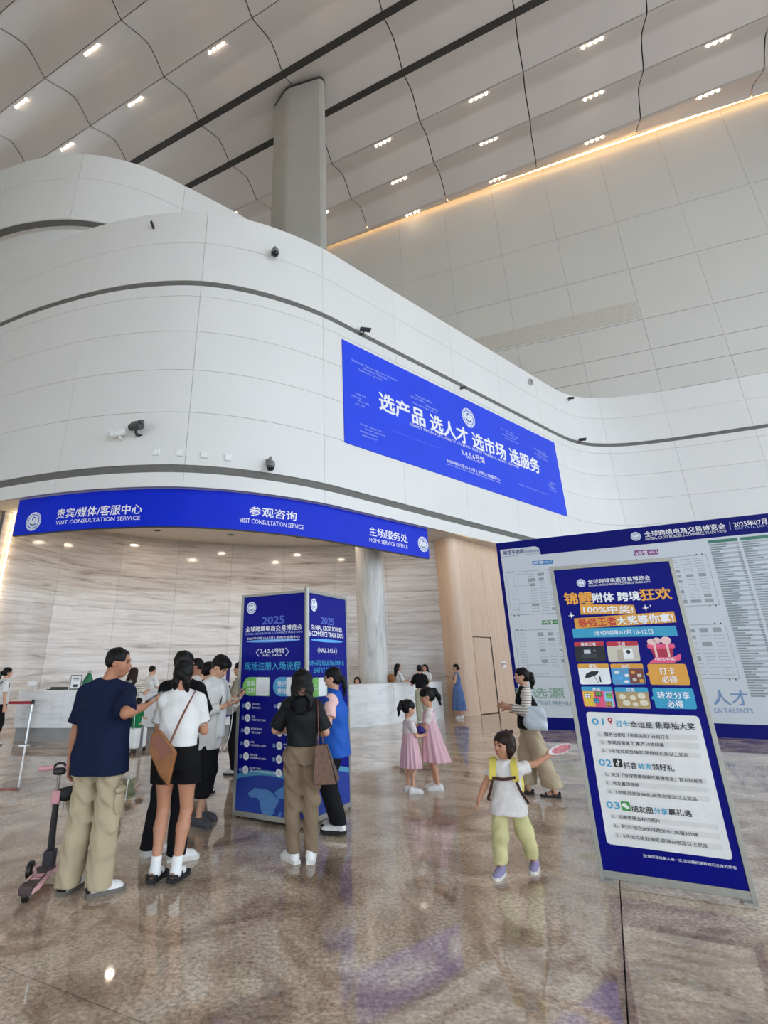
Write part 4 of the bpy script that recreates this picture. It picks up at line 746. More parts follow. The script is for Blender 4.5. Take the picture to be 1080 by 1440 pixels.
# ---- big floor plan board
brd = empty('floor_plan_board', (5.42, 15.61, 0), -.503)
BWD = 8.6; MB().box((0, 0, 0), (BWD, .25, 5.14)).build('board', BOARDBLUE, brd)
WP = mat('board white', '#D5DADF', .55, var=(1, .02)); MB().box((.1, -.012, .30), (BWD - .1, 0, 4.66)).build('white_sheet', WP, brd)
bM = lambda x, z, off: (x, -.012 - off, z)
LINE = mat('print grey line', '#7E868C', .5); BLK = mat('print grey block', '#9CA3A8', .5); TAGC = dict(tag3='#3D86C6', tag4='#3E8A4E', tag6='#8C4A8E')
def outline(q, wd=.012): band(bM, list(q), wd, 'plan_outline', LINE, brd, .003, True)
for key, pts in QUADS['board']:
    if key == 'tab': patch(bM, [(.1, 4.6), (.1, 4.92), (1.1, 4.92), (1.2, 4.87), (1.24, 4.6)], 'tab', WP, brd, .003); band(bM, [(.12, 4.7), (1.2, 4.7)], .01, 'rule', LINE, brd, .004)
    elif key in TAGC: patch(bM, pts, 'hall_tag', mat('print ' + key, TAGC[key], .5), brd, .003)
    elif key == 'div': band(bM, pts, .015, 'divider', ink('P'), brd, .003)
x_r = 2.1
def plan(x0, x1, z0, z1, cols, rws, boxes=()):
    outline([(x0, z1), (x1, z1), (x1, z0), (x0, z0)]); cw, rh = (x1 - x0 - .1) / cols, (z1 - z0 - .1) / rws; rnd = random.Random(int(x0 * 91 + z0 * 7))
    for a, b, c, d in boxes: outline([(a, d), (b, d), (b, c), (a, c)], .008)
    mb = MB()
    for i in range(cols):
        for j in range(rws):
            bx0, bz0 = x0 + .05 + i * cw, z0 + .05 + j * rh; cx, cz = bx0 + cw / 2, bz0 + rh / 2
            if any(a - .03 < cx < b + .03 and c - .03 < cz < d + .03 for a, b, c, d in boxes) or (cols > 4 and i == 1 and rws > 6): continue
            w_, h_ = cw * rnd.uniform(.5, .8), rh * rnd.uniform(.42, .6)
            q = [(cx - w_ / 2, cz + h_ / 2), (cx + w_ / 2, cz + h_ / 2), (cx + w_ / 2, cz - h_ / 2), (cx - w_ / 2, cz - h_ / 2)]
            patch(bM, q, 'stand_block', BLK if rnd.random() < .35 else WP, brd, .003); band(bM, q, .008, 'stand_outline', LINE, brd, .0036, True)
    for x in (x0 + .08, x0 + .2, x1 - .2, x1 - .08):
        for z in (z0 - .02, z1 + .02): patch(bM, disc((x, z), .016, 8), 'gate_mark', DK, brd, .004)
plan(.18, x_r, 2.98, 4.21, 7, 8, [(.38, .78, 3.8, 4.14), (.42, .8, 3.06, 3.3)]); plan(.2, x_r, 1.31, 2.55, 7, 8, [(.42, .95, 1.38, 1.62)])
plan(3.4, 5.14, 2.99, 4.25, 6, 9); plan(3.4, 5.14, 1.28, 2.53, 6, 7)
GH = mat('print list header', '#3E7D6A', .5)
for i, (lx, lw) in enumerate(((5.25, .62), (5.92, .62), (6.6, .62), (7.3, .62))):
    patch(bM, [(lx, 4.6), (lx + lw, 4.6), (lx + lw, 4.52), (lx, 4.52)], 'list_header', GH, brd, .003); mb = MB(); md = MB(); rnd = random.Random(i)
    for r in range(62):
        z = 4.5 - r * .0585
        if r % 2 == 0: mb.add([bM(lx, z, .003), bM(lx + lw, z, .003), bM(lx + lw, z - .055, .003), bM(lx, z - .055, .003)], [(0, 1, 2, 3)])
        w_ = rnd.uniform(.12, .42); md.add([bM(lx + .01, z - .012, .0045), bM(lx + w_, z - .012, .0045), bM(lx + w_, z - .042, .0045), bM(lx + .01, z - .042, .0045)], [(0, 1, 2, 3)]); md.add([bM(lx + lw - .07, z - .012, .0045), bM(lx + lw - .01, z - .012, .0045), bM(lx + lw - .01, z - .042, .0045), bM(lx + lw - .07, z - .042, .0045)], [(0, 1, 2, 3)])
    a = mb.build('list_rows', mat('print row grey', '#B4BCC0', .5), brd); a['kind'] = 'stuff'; a = md.build('list_lines', mat('print line grey', '#8C969A', .5), brd); a['kind'] = 'stuff'
lettering(SPEC['board'], bM, brd, .006); emblem(bM, (3.7, 4.9), .12, brd, .006)
tag(brd, 'huge navy bordered hall floor plan board standing behind the blue poster', 'board')

# ------------------------------------------------------------------ people: smooth implicit bodies turned into meshes
BIG = 1.0
def V(*a): return np.array(a, float)
def rotz(a): c, s = math.cos(a), math.sin(a); return np.array([[c, -s, 0], [s, c, 0], [0, 0, 1.]])
def rotx(a): c, s = math.cos(a), math.sin(a); return np.array([[1., 0, 0], [0, c, -s], [0, s, c]])
def roty(a): c, s = math.cos(a), math.sin(a); return np.array([[c, 0, s], [0, 1., 0], [-s, 0, c]])
def unit(v): v = np.asarray(v, float); return v / max(1e-9, np.linalg.norm(v))

class Field:
    """a list of soft shapes; later shapes blend with (or carve) the earlier ones"""
    def __init__(s): s.p = []; s.cuts = []; s.noise = None
    def cone(s, a, b, r1, r2, k=.02, sub=False):
        a = np.asarray(a, float); b = np.asarray(b, float)
        m = max(r1, r2); s.p.append(('c', np.minimum(a, b) - m, np.maximum(a, b) + m, k, sub, (a, b, r1, r2))); return s
    def ell(s, c, r, R=None, k=.02, sub=False):
        c = np.asarray(c, float); r = np.asarray(r, float)
        m = r if R is None else np.full(3, r.max())
        s.p.append(('e', c - m, c + m, k, sub, (c, r, R))); return s
    def loft(s, rows, k=.03, pw=2.0, pleat=0, amp=0.0, sub=False):
        rows = sorted(rows); A = np.array([[r[0], r[1], r[2], r[3] if len(r) > 3 else 0., r[4] if len(r) > 4 else 0.] for r in rows], float)
        lo = V((A[:, 3] - A[:, 1]).min(), (A[:, 4] - A[:, 2]).min(), A[0, 0]) - .02; hi = V((A[:, 3] + A[:, 1]).max(), (A[:, 4] + A[:, 2]).max(), A[-1, 0]) + .02
        s.p.append(('l', lo, hi, k, sub, (A, pw, pleat, amp))); return s
    def chain(s, pts, rs, k=.015, sub=False):
        for i in range(len(pts) - 1): s.cone(pts[i], pts[i + 1], rs[i], rs[i + 1], k, sub)
        return s
    def cut(s, n, p): n = unit(n); s.cuts.append((n, float(np.dot(n, p)))); return s   # keep the side n points away from
    def bounds(s):
        q = [t for t in s.p if not t[4]]
        return np.min([t[1] for t in q], 0), np.max([t[2] for t in q], 0)

def _dist(t, X, Y, Z):
    if t[0] == 'c':
        a, b, r1, r2 = t[5]; ba = b - a; l2 = float(ba @ ba) + 1e-12
        rr = r1 - r2
        px, py, pz = X - a[0], Y - a[1], Z - a[2]
        h = np.clip((px * ba[0] + py * ba[1] + pz * ba[2]) / l2, 0, 1)
        dx, dy, dz = px - ba[0] * h, py - ba[1] * h, pz - ba[2] * h
        return np.sqrt(dx * dx + dy * dy + dz * dz) - (r1 - rr * h)
    if t[0] == 'e':
        c, r, R = t[5]; px, py, pz = X - c[0], Y - c[1], Z - c[2]
        if R is not None:
            px, py, pz = (R[0, 0] * px + R[1, 0] * py + R[2, 0] * pz, R[0, 1] * px + R[1, 1] * py + R[2, 1] * pz, R[0, 2] * px + R[1, 2] * py + R[2, 2] * pz)
        px, py, pz = px / r[0], py / r[1], pz / r[2]
        k0 = np.sqrt(px * px + py * py + pz * pz); k1 = np.sqrt((px / r[0]) ** 2 + (py / r[1]) ** 2 + (pz / r[2]) ** 2)
        return k0 * (k0 - 1) / (k1 + 1e-6)
    A, pw, pleat, amp = t[5]; z = Z.ravel()
    rx, ry, cx, cy = [np.interp(z, A[:, 0], A[:, i])[None, None, :].astype(np.float32) for i in (1, 2, 3, 4)]
    x = (X - cx) / rx; y = (Y - cy) / ry
    if pw == 2.0: q = np.sqrt(x * x + y * y)
    else: q = (np.abs(x) ** pw + np.abs(y) ** pw) ** (1 / pw)
    if pleat:
        f = np.clip((A[-1, 0] - Z) / (A[-1, 0] - A[0, 0]), 0, 1); th = np.arctan2(y, x)
        q = q - amp * f * (np.cos(pleat * th) + .5 * np.sin(pleat * .5 * th + 1) + .35 * np.sin(3 * th + 2))
    d = (q - 1) * np.minimum(rx, ry) * .95
    return np.maximum(d, np.maximum(A[0, 0] - Z, Z - A[-1, 0]))

def polygonise(F, h, lo=None, hi=None):
    if lo is None: lo, hi = F.bounds(); lo = lo - 3 * h; hi = hi + 3 * h
    n = np.maximum(4, np.ceil((hi - lo) / h).astype(int) + 1)
    ax = [(lo[i] + h * np.arange(n[i])).astype(np.float32) for i in range(3)]
    D = np.full(n, BIG, np.float32)
    for t in F.p:
        m = t[3] + 3 * h + .012
        i0 = [max(0, int((t[1][i] - m - lo[i]) / h)) for i in range(3)]; i1 = [min(n[i], int((t[2][i] + m - lo[i]) / h) + 2) for i in range(3)]
        if any(b - a < 1 for a, b in zip(i0, i1)): continue
        sl = tuple(slice(a, b) for a, b in zip(i0, i1))
        X = ax[0][sl[0]][:, None, None]; Y = ax[1][sl[1]][None, :, None]; Z = ax[2][sl[2]][None, None, :]
        d = _dist(t, X, Y, Z).astype(np.float32); k = max(t[3], 1e-4); a = D[sl]
        if t[4]:
            e = np.maximum(k - np.abs(a + d), 0) / k; D[sl] = np.maximum(a, -d) + e * e * k * .25
        else:
            e = np.maximum(k - np.abs(a - d), 0) / k; D[sl] = np.minimum(a, d) - e * e * k * .25
    X = ax[0][:, None, None]; Y = ax[1][None, :, None]; Z = ax[2][None, None, :]
    if F.noise:
        am, fr, ph = F.noise
        D += (am * (np.sin(X * fr + Z * fr * .8 + ph) * np.sin(Y * fr * .9 - Z * fr * .55 + ph * 2) + .6 * np.sin(Z * fr * 1.7 + X * fr * .7 - Y * fr + ph * 3) * np.sin(X * fr * 1.3 - Y * fr * .8 + ph))).astype(np.float32)
    for nn, dd in F.cuts: D = np.maximum(D, (nn[0] * X + nn[1] * Y + nn[2] * Z - dd).astype(np.float32))
    # surface nets
    ins = D < 0
    c = np.zeros(np.array(D.shape) - 1, np.int8)
    for dx in (0, 1):
        for dy in (0, 1):
            for dz in (0, 1): c += ins[dx:c.shape[0] + dx, dy:c.shape[1] + dy, dz:c.shape[2] + dz]
    act = np.argwhere((c > 0) & (c < 8))
    if len(act) == 0: return np.zeros((0, 3)), np.zeros((0, 4), int)
    idx = np.full(c.shape, -1, np.int32); idx[tuple(act.T)] = np.arange(len(act))
    acc = np.zeros((len(act), 3), np.float32); cnt = np.zeros(len(act), np.float32)
    for axis in range(3):
        o = [q for q in range(3) if q != axis]
        for u in (0, 1):
            for v in (0, 1):
                a = act.copy(); a[:, o[0]] += u; a[:, o[1]] += v; b = a.copy(); b[:, axis] += 1
                da = D[tuple(a.T)]; db = D[tuple(b.T)]; m = (da < 0) != (db < 0)
                t = np.where(m, da / np.where(m, da - db, 1), 0)
                p = np.zeros((len(act), 3), np.float32); p[:, axis] = t; p[:, o[0]] = u; p[:, o[1]] = v
                acc += p * m[:, None]; cnt += m
    verts = (act + acc / cnt[:, None]) * h + lo
    quads = []
    for axis in range(3):
        sl0 = [slice(None)] * 3; sl1 = [slice(None)] * 3; sl0[axis] = slice(0, -1); sl1[axis] = slice(1, None)
        s0 = ins[tuple(sl0)]; s1 = ins[tuple(sl1)]; e = np.argwhere(s0 != s1); o = [(axis + 1) % 3, (axis + 2) % 3]
        ok = np.ones(len(e), bool)
        for q in o: ok &= (e[:, q] > 0) & (e[:, q] < c.shape[q])
        e = e[ok]; fl = s0[tuple(e.T)]
        def g(du, dv): w = e.copy(); w[:, o[0]] += du; w[:, o[1]] += dv; return idx[tuple(w.T)]
        qd = np.stack([g(-1, -1), g(0, -1), g(0, 0), g(-1, 0)], 1); qd[~fl] = qd[~fl][:, ::-1]; quads.append(qd)
    return verts, np.concatenate(quads)

def np_mesh(name, verts, quads, material, parent=None, smooth=True):
    me = bpy.data.meshes.new(name); nv, nf = len(verts), len(quads)
    me.vertices.add(nv); me.vertices.foreach_set('co', np.asarray(verts, np.float32).ravel())
    me.loops.add(nf * 4); me.loops.foreach_set('vertex_index', np.asarray(quads, np.int32).ravel())
    me.polygons.add(nf); me.polygons.foreach_set('loop_start', np.arange(0, nf * 4, 4, dtype=np.int32)); me.polygons.foreach_set('loop_total', np.full(nf, 4, np.int32))
    me.update(calc_edges=True); me.validate()
    me.polygons.foreach_set('use_smooth', np.full(len(me.polygons), smooth)); me.materials.append(material)
    o = bpy.data.objects.new(name, me); COL.objects.link(o)
    if parent: o.parent = parent
    return o
def field_obj(name, F, h, material, parent): v, q = polygonise(F, h); return np_mesh(name, v, q, material, parent)

def ik(a, c, l1, l2, pole):
    a, c = np.asarray(a, float), np.asarray(c, float); d = c - a; L = np.linalg.norm(d); L2 = min(L, (l1 + l2) * .999)
    u = d / L; x = (l1 * l1 - l2 * l2 + L2 * L2) / (2 * L2); hh = math.sqrt(max(0, l1 * l1 - x * x))
    p = np.asarray(pole, float); p = p - u * (p @ u); return a + u * x + unit(p) * hh

class Person:
    def __init__(s, H, sex='f', kid=False, build=1.0):
        s.H = H; s.kid = kid; s.sex = sex; s.k = (H / 1.7) * (1.12 if kid else 1.0); s.b = build
        if kid: s.head_h, s.hip_z, s.sh_z, s.sh_w, s.hip_w, s.ua, s.fa, s.hand = .178 * H, .47 * H, .755 * H, .098 * H, .058 * H, .15 * H, .13 * H, .10 * H
        else: s.head_h, s.hip_z, s.sh_z, s.sh_w, s.hip_w, s.ua, s.fa, s.hand = .134 * H, .525 * H, .815 * H, (.108 if sex == 'm' else .096) * H, .053 * H, .168 * H, .145 * H, .105 * H
        s.ank = .048 * H; s.th = (s.hip_z - s.ank) * .505; s.sn = (s.hip_z - s.ank) * .505
        s.lean = V(0, 0, 0); s.hyaw = 0; s.hpitch = 0; s.htilt = 0; s.hoff = V(0, 0, 0)
        s.feet = {1: (V(s.hip_w * 1.25, 0, 0), 0.12), -1: (V(-s.hip_w * 1.25, 0, 0), -0.12)}   # +1 = the right side (+x)
        s.wrist = {1: None, -1: None}; s.pole = {1: V(.25, -1, -.2), -1: V(-.25, -1, -.2)}; s.palm = {1: V(-1, 0, 0), -1: V(1, 0, 0)}; s.curl = {1: .55, -1: .55}; s.kpole = {1: V(.1, 1, 0), -1: V(-.1, 1, 0)}
        s.H_top = H; s.pelvis = V(0, 0, 0); s.fingers = {1: None, -1: None}; s.handdir = {1: None, -1: None}
    def sit(s, drop):
        s.hip_z -= drop; s.sh_z -= drop; s.H_top = s.H - drop; return s
    def solve(s):
        J = {}; H = s.H
        J['pel'] = V(0, 0, s.hip_z) + s.pelvis; J['chest'] = V(0, 0, s.sh_z) + s.lean
        J['neck'] = J['chest'] + V(0, -.005, .032 * H); J['headc'] = V(0, .012, s.H_top - s.head_h * .5) + s.lean * 1.18 + s.hoff
        for sd in (1, -1):
            J['sh', sd] = J['chest'] + V(sd * s.sh_w, 0, -.008 * H); J['hip', sd] = J['pel'] + V(sd * s.hip_w, 0, 0)
            f, yaw = s.feet[sd]; J['ank', sd] = f + V(0, -.0, s.ank) + rotz(-yaw) @ V(0, -.035 * s.k, 0); J['yaw', sd] = yaw
            J['knee', sd] = ik(J['hip', sd], J['ank', sd], s.th, s.sn, s.kpole[sd])
            w = s.wrist[sd]
            if w is None: w = J['sh', sd] + V(sd * .045 * H, .03 * H, -(s.ua + s.fa) * .985)
            J['wr', sd] = np.asarray(w, float); J['el', sd] = ik(J['sh', sd], J['wr', sd], s.ua, s.fa, s.pole[sd])
            d = J['wr', sd] - J['el', sd]; L = np.linalg.norm(d)
            if L > s.fa * 1.02: J['wr', sd] = J['el', sd] + d / L * s.fa
        s.R = rotz(-s.hyaw) @ rotx(s.hpitch) @ roty(s.htilt); s.J = J; return s
    def hp(s, x, y, z): return s.J['headc'] + s.R @ (V(x, y, z) * s.head_h)     # a point in units of the head's height
    def head_field(s, F, ears=True):
        h = s.head_h; R = s.R; e = lambda c, r, k=.1, sub=False: F.ell(s.hp(*c), V(*r) * h, R, k * h, sub)
        wd = 1.06 if s.kid else 1.0
        F.cone(s.J['neck'] - V(0, 0, .03 * s.k), s.hp(0, -.1, -.25), .058 * s.k * (1.08 if s.sex == 'm' else .92) * (.85 if s.kid else 1), .052 * s.k * (1.1 if s.sex == 'm' else .95) * (.85 if s.kid else 1), .03)
        e((0, -.06, .13), (.335 * wd, .42, .365)); e((0, .08, -.13), (.275 * wd, .31, .34), .12); e((0, .21, -.385), (.12, .12, .10), .12)
        for sd in (1, -1): e((sd * .15, .2, -.12), (.13, .14, .15), .1)
        e((0, .33, .1), (.2, .07, .05), .1)
        F.cone(s.hp(0, .375, .03), s.hp(0, .455, -.1), .03 * h, .055 * h, .06 * h)
        for sd in (1, -1): e((sd * .05, .41, -.12), (.04, .045, .035), .03)
        for sd in (1, -1): e((sd * .135, .44, .02), (.085, .075, .055), .08, True)
        e((0, .375, -.235), (.1, .045, .028), .05); e((0, .365, -.29), (.09, .045, .03), .05)
        if ears:
            for sd in (1, -1): e((sd * .345 * wd, -.04, -.05), (.035, .085, .13), .03)
    def hand_field(s, F, sd):
        J = s.J; w = J['wr', sd]; d = s.handdir[sd]
        d = unit(J['wr', sd] - J['el', sd]) if d is None else unit(d)
        n = s.palm[sd] - d * (s.palm[sd] @ d); n = unit(n); t = np.cross(d, n) * 1.0            # d along the hand, n out of the palm, t across
        L = s.hand; Rm = np.stack([t, n, d], 1)
        F.ell(w + d * L * .27 , V(.21, .10, .30) * L, Rm, .015)
        # thumb side: towards t * ts
        ts = 1.0 if (np.cross(d, n) @ (s.thumb_dir(sd))) > 0 else -1.0
        cu = s.curl[sd]; base = w + d * L * .5
        for i, (off, ln) in enumerate(((.165, .40), (.055, .45), (-.055, .42), (-.16, .33))):
            p = w + d * L * (.5 - .02 * abs(i - 1)) + t * ts * off * L; pts = [p - d * L * .08]; a = cu * .35; q = p
            for seg, fr in enumerate((.45, .32, .23)):
                dirn = d * math.cos(a) + n * math.sin(a); dirn = unit(dirn + t * ts * off * .25); pts.append(q); q = q + dirn * ln * L * fr; a += cu * (.95 if seg == 0 else .7)
            pts.append(q); rr = .047 * L
            F.chain(pts, [rr * 1.1, rr * 1.1, rr, rr * .92, rr * .8], .004)
        p = w + d * L * .12 + t * ts * L * .15; th = [p, p + (d * .55 + t * ts * .75 + n * .35) * L * .2]; th.append(th[1] + unit(d * .85 + t * ts * .25 + n * .5 * (1 + cu)) * L * .17); th.append(th[2] + unit(d * .9 - t * ts * .1 * cu + n * .5 * cu) * L * .13)
        F.chain(th, [.075 * L, .065 * L, .055 * L, .045 * L], .008)
        s.J['palm', sd] = w + d * L * .35 + n * L * .16; s.J['hd', sd] = (d, n, t * ts)
    def thumb_dir(s, sd):
        return s.fingers[sd] if s.fingers[sd] is not None else V(0, 1, .15)
    def skin(s, material, h, bare_feet=(), hands=True, name='person', armr=1.0, legr=1.0, ears=True):
        J = s.J; k = s.k * s.b; F = Field()
        kk = .88 if s.kid else 1.0
        F.loft([(J['pel'][2] - .06, .13 * k, .09 * k, J['pel'][0], J['pel'][1]), (s.hip_z + .1 * s.k, .12 * k, .085 * k), (J['chest'][2], s.sh_w * .85, .075 * k, *J['chest'][:2]), (J['neck'][2] - .01, .06 * k, .055 * k, *J['neck'][:2])], .03)
        for sd in (1, -1):
            F.chain([J['sh', sd], (J['sh', sd] + J['el', sd]) / 2, J['el', sd]], [.04 * k * armr, .042 * k * armr, .037 * k * armr], .015)
            m = J['el', sd] * .7 + J['wr', sd] * .3
            F.chain([J['el', sd], m, J['wr', sd]], [.037 * k * armr, .039 * k * armr, .026 * k], .012)
            kn = J['knee', sd]; hp = J['hip', sd]; an = J['ank', sd]; back = V(0, -.018 * k, 0)
            F.chain([hp, (hp + kn) / 2, kn], [.085 * k * legr, .07 * k * legr, .052 * k * legr], .02)
            F.chain([kn, kn * .68 + an * .32 + back, kn * .3 + an * .7, an], [.05 * k * legr, .055 * k * legr, .038 * k * legr, .033 * k], .015)
            if bare_feet or True:
                Rf = rotz(-J['yaw', sd]); a = V(an[0], an[1], s.feet[sd][0][2])
                F.chain([an, a + Rf @ V(0, .05 * k, .04 * k), a + Rf @ V(0, .14 * k, .024 * k)], [.03 * k, .03 * k, .022 * k], .012)
                F.cone(an, a + Rf @ V(0, -.03 * k, .032 * k), .03 * k, .03 * k, .01)
        s.head_field(F, ears)
        boxes = [(s.J['headc'] - s.head_h * .72, s.J['headc'] + s.head_h * .72, min(h, max(.0048, h * .55)))]
        if hands:
            for sd in (1, -1):
                s.hand_field(F, sd); c = J['wr', sd] + J['hd', sd][0] * s.hand * .5
                boxes.append((c - s.hand * .85, c + s.hand * .85, min(h, max(.004, h * .45))))
        VV, QQ, n = [], [], 0
        v, q = polygonise(F, h)
        fc = v[q].mean(1); keep = np.ones(len(q), bool)
        for lo, hi, hh in boxes: keep &= ~np.all((fc > lo + 1.2 * h) & (fc < hi - 1.2 * h), 1)
        VV.append(v); QQ.append(q[keep]); n = len(v)
        done = []
        for lo, hi, hh in boxes:
            v, q = polygonise(F, hh, lo, hi); fc = v[q].mean(1); kp = np.ones(len(q), bool)
            for l2, h2 in done: kp &= ~np.all((fc > l2 + hh) & (fc < h2 - hh), 1)
            VV.append(v); QQ.append(q[kp] + n); n += len(v); done.append((lo, hi))
        v = np.concatenate(VV); q = np.concatenate(QQ); used = np.unique(q); mp = np.zeros(len(v), np.int64); mp[used] = np.arange(len(used))
        s.obj = np_mesh(name, v[used], mp[q], material); return s.obj
    # ---- clothing, all children of the body
    def torso_rows(s, z0, z1, grow=.02, flare=0.0, boxy=1.0):
        J = s.J; k = s.k * s.b; ch = J['chest']; pl = J['pel']
        def c(z): t = (z - pl[2]) / (ch[2] - pl[2]); p = pl + (ch - pl) * t; return p[0], p[1]
        m = 1 if s.sex == 'm' else 0; hz = s.hip_z; zs = s.sh_z
        prof = [(hz - .12 * k, .16 * k, .115 * k), (hz + .0, .162 * k, .112 * k), (hz + .12 * k, (.142 if m else .125) * k, .098 * k), (hz + (zs - hz) * .7, (.165 if m else .14) * k, .112 * k), (zs - .07 * s.k, s.sh_w * .88, .1 * k), (zs - .02 * s.k, s.sh_w * .66, .082 * k), (zs + .03 * s.k, s.sh_w * .36, .06 * k)]
        if s.kid: prof = [(a, b * .8, c_ * .9) for a, b, c_ in prof]
        Z = [p[0] for p in prof]; out = []
        for z in np.linspace(z0, z1, 12):
            rx = np.interp(z, Z, [p[1] for p in prof]); ry = np.interp(z, Z, [p[2] for p in prof]); t = max(0, (z1 - z) / (z1 - z0))
            g = grow * min(1, max(.15, (zs + .03 - z) / .16)); rx = rx + g + flare * t; ry = ry + g + flare * t * .8
            if boxy > 1: rx = max(rx, (s.sh_w * .95) * boxy * min(1, max(0, (zs + .03 - z) / .15)))
            out.append((z, rx, ry, *c(z)))
        return out
    def top(s, name, material, hem, h, sleeve=.55, grow=.025, srad=.062, flare=0., boxy=1.0, neck=0, noise=(.004, 26, 1.), pw=2.3, sleeves=(1, -1), parent=None, loose=1.0):
        J = s.J; k = s.k * s.b; F = Field(); zt = s.sh_z + .035 * s.k; nk = J['neck']
        F.loft(s.torso_rows(hem, zt, grow, flare, boxy), .03, pw)
        r0 = .05 * k + grow * .45; fields = []
        for sd in (1, -1):
            sh = J['sh', sd] + V(-sd * .012, 0, -.02)
            F.cone(nk + V(sd * .035 * k, 0, -.035 * k), sh, .05 * k + grow * .35, r0, .04)
            if sd in sleeves and sleeve > 0:
                el, wr = J['el', sd], J['wr', sd]; G = Field(); G.noise = noise; r1 = srad * k * loose
                if sleeve <= 1: e = sh + (el - sh) * sleeve; d = unit(el - sh); G.cone(sh, e + d * .05, r0, r1 * 1.04, .03); F.cone(sh, sh + (el - sh) * .3, r0, r0 * .97, .03)
                else:
                    e = el + (wr - el) * (sleeve - 1); d = unit(wr - el); G.cone(sh, el, r0, r1, .03); G.cone(el, e + d * .05, r1, r1 * .84, .02); F.cone(sh, sh + (el - sh) * .3, r0, r0 * .97, .03)
                G.cut(d, e); fields.append(G)                       # a clean cuff
        F.noise = noise
        if neck: F.cone(nk + V(0, .01, .01), nk + V(0, .03, .09), neck * k, neck * 1.4 * k, .01, True)
        F.cut(V(0, 0, -1), V(0, 0, hem)); VV, QQ, n = [], [], 0
        for G in [F] + fields: v, q = polygonise(G, h); VV.append(v); QQ.append(q + n); n += len(v)
        return np_mesh(name, np.concatenate(VV), np.concatenate(QQ), material, parent or s.obj)
    def legs(s, name, material, h, hem=.07, thigh=.095, knee=.075, ankle=.065, top_z=None, noise=(.004, 24, 2.), crotch=0.0, parent=None, waist=.012):
        J = s.J; k = s.k * s.b; F = Field(); tz = top_z or s.hip_z + .1 * s.k
        kf = .88 if s.kid else 1.
        F.loft([(z, rx, ry, cx, cy) for z, rx, ry, cx, cy in s.torso_rows(s.hip_z - .07 * s.k, tz, waist)], .04, 2.2)
        for sd in (1, -1):
            hp, kn, an = J['hip', sd], J['knee', sd], J['ank', sd]
            F.cone(hp + V(sd * .005, -.01, -.02), kn, thigh * k * kf, knee * k * kf, .03)
            if hem < kn[2]:
                t = (kn[2] - hem) / max(.01, kn[2] - an[2]); e = kn + (an - kn) * min(t, 1.25); F.cone(kn, e, knee * k * kf, ankle * k * kf, .03)
        F.noise = noise; F.cut(V(0, 0, -1), V(0, 0, hem))
        return field_obj(name, F, h, material, parent or s.obj)
    def skirt(s, name, material, rows, h, pleat=14, amp=.06, parent=None, noise=None):
        F = Field(); J = s.J
        F.loft([(z, rx, ry, J['pel'][0] * (1 if z < s.hip_z + .1 else .5) + cx, J['pel'][1] + cy) for z, rx, ry, cx, cy in [(r + (0, 0))[:5] for r in rows]], .01, 2.0, pleat, amp)
        F.noise = noise; return field_obj(name, F, h, material, parent or s.obj)
    def hair(s, material, h, style='short', fringe=.0, extra=None, ears_out=True, length=0, vol=1.0, name='hair'):
        F = Field(); hh = s.head_h; R = s.R
        e = lambda c, r, k=.05, sub=False: F.ell(s.hp(*c), V(*r) * hh, R, k * hh, sub)
        e((0, -.075, .155), (.372 * vol, .455 * vol, .395 * vol))
        if style != 'short': e((0, -.14, -.06), (.345 * vol, .37 * vol, .34), .12)
        else: e((0, -.12, .0), (.33 * vol, .36 * vol, .28), .1)
        if style == 'long':
            for sd in (1, 0, -1):
                a = s.hp(sd * .2, -.22, .1); b = s.hp(sd * .22, -.32, -.35); c = V(b[0], b[1], 0) * .9 + V(s.J['chest'][0], s.J['chest'][1] - .13 * s.k, 0) * .1; c[2] = s.sh_z - length * s.k + .02 * abs(sd)
                F.chain([a, b, c * .5 + b * .5 + V(0, -.015, 0), c + V(0, 0, -.02 * (sd == 0))], [.2 * hh, .22 * hh, .23 * hh, .15 * hh], .07)
        if extra: extra(F, s, hh)
        # open the face
        e((0, .50, -.17 + fringe), (.31, .40, .42), .03, True); e((0, .62, -.35), (.42, .5, .42), .05, True)
        if ears_out:
            for sd in (1, -1): e((sd * .4, .10, -.15), (.16, .2, .24), .04, True)
        if style == 'short': e((0, -.25, -.66), (.6, .55, .44), .04, True)
        F.noise = (.0035, 60, 1.3)
        return field_obj(name, F, h, material, s.obj)
    def face(s, mats, h=.004, brows=True):
        J = s.J; hh = s.head_h
        for sd in (1, -1):
            F = Field(); F.ell(s.hp(sd * .135, .352, .02), V(.06, .035, .026) * hh, s.R, .001); field_obj('eye', F, max(.0022, h * .5), mats['eye'], s.obj)
            if brows: F = Field(); F.chain([s.hp(sd * .06, .40, .10), s.hp(sd * .15, .385, .12), s.hp(sd * .22, .32, .10)], [.013 * hh, .014 * hh, .009 * hh], .003); field_obj('eyebrow', F, max(.0022, h * .5), mats['brow'], s.obj)
        F = Field(); F.chain([s.hp(-.085, .385, -.262), s.hp(0, .418, -.258), s.hp(.085, .385, -.262)], [.012 * hh, .024 * hh, .012 * hh], .003); field_obj('lips', F, max(.0022, h * .5), mats['lips'], s.obj)
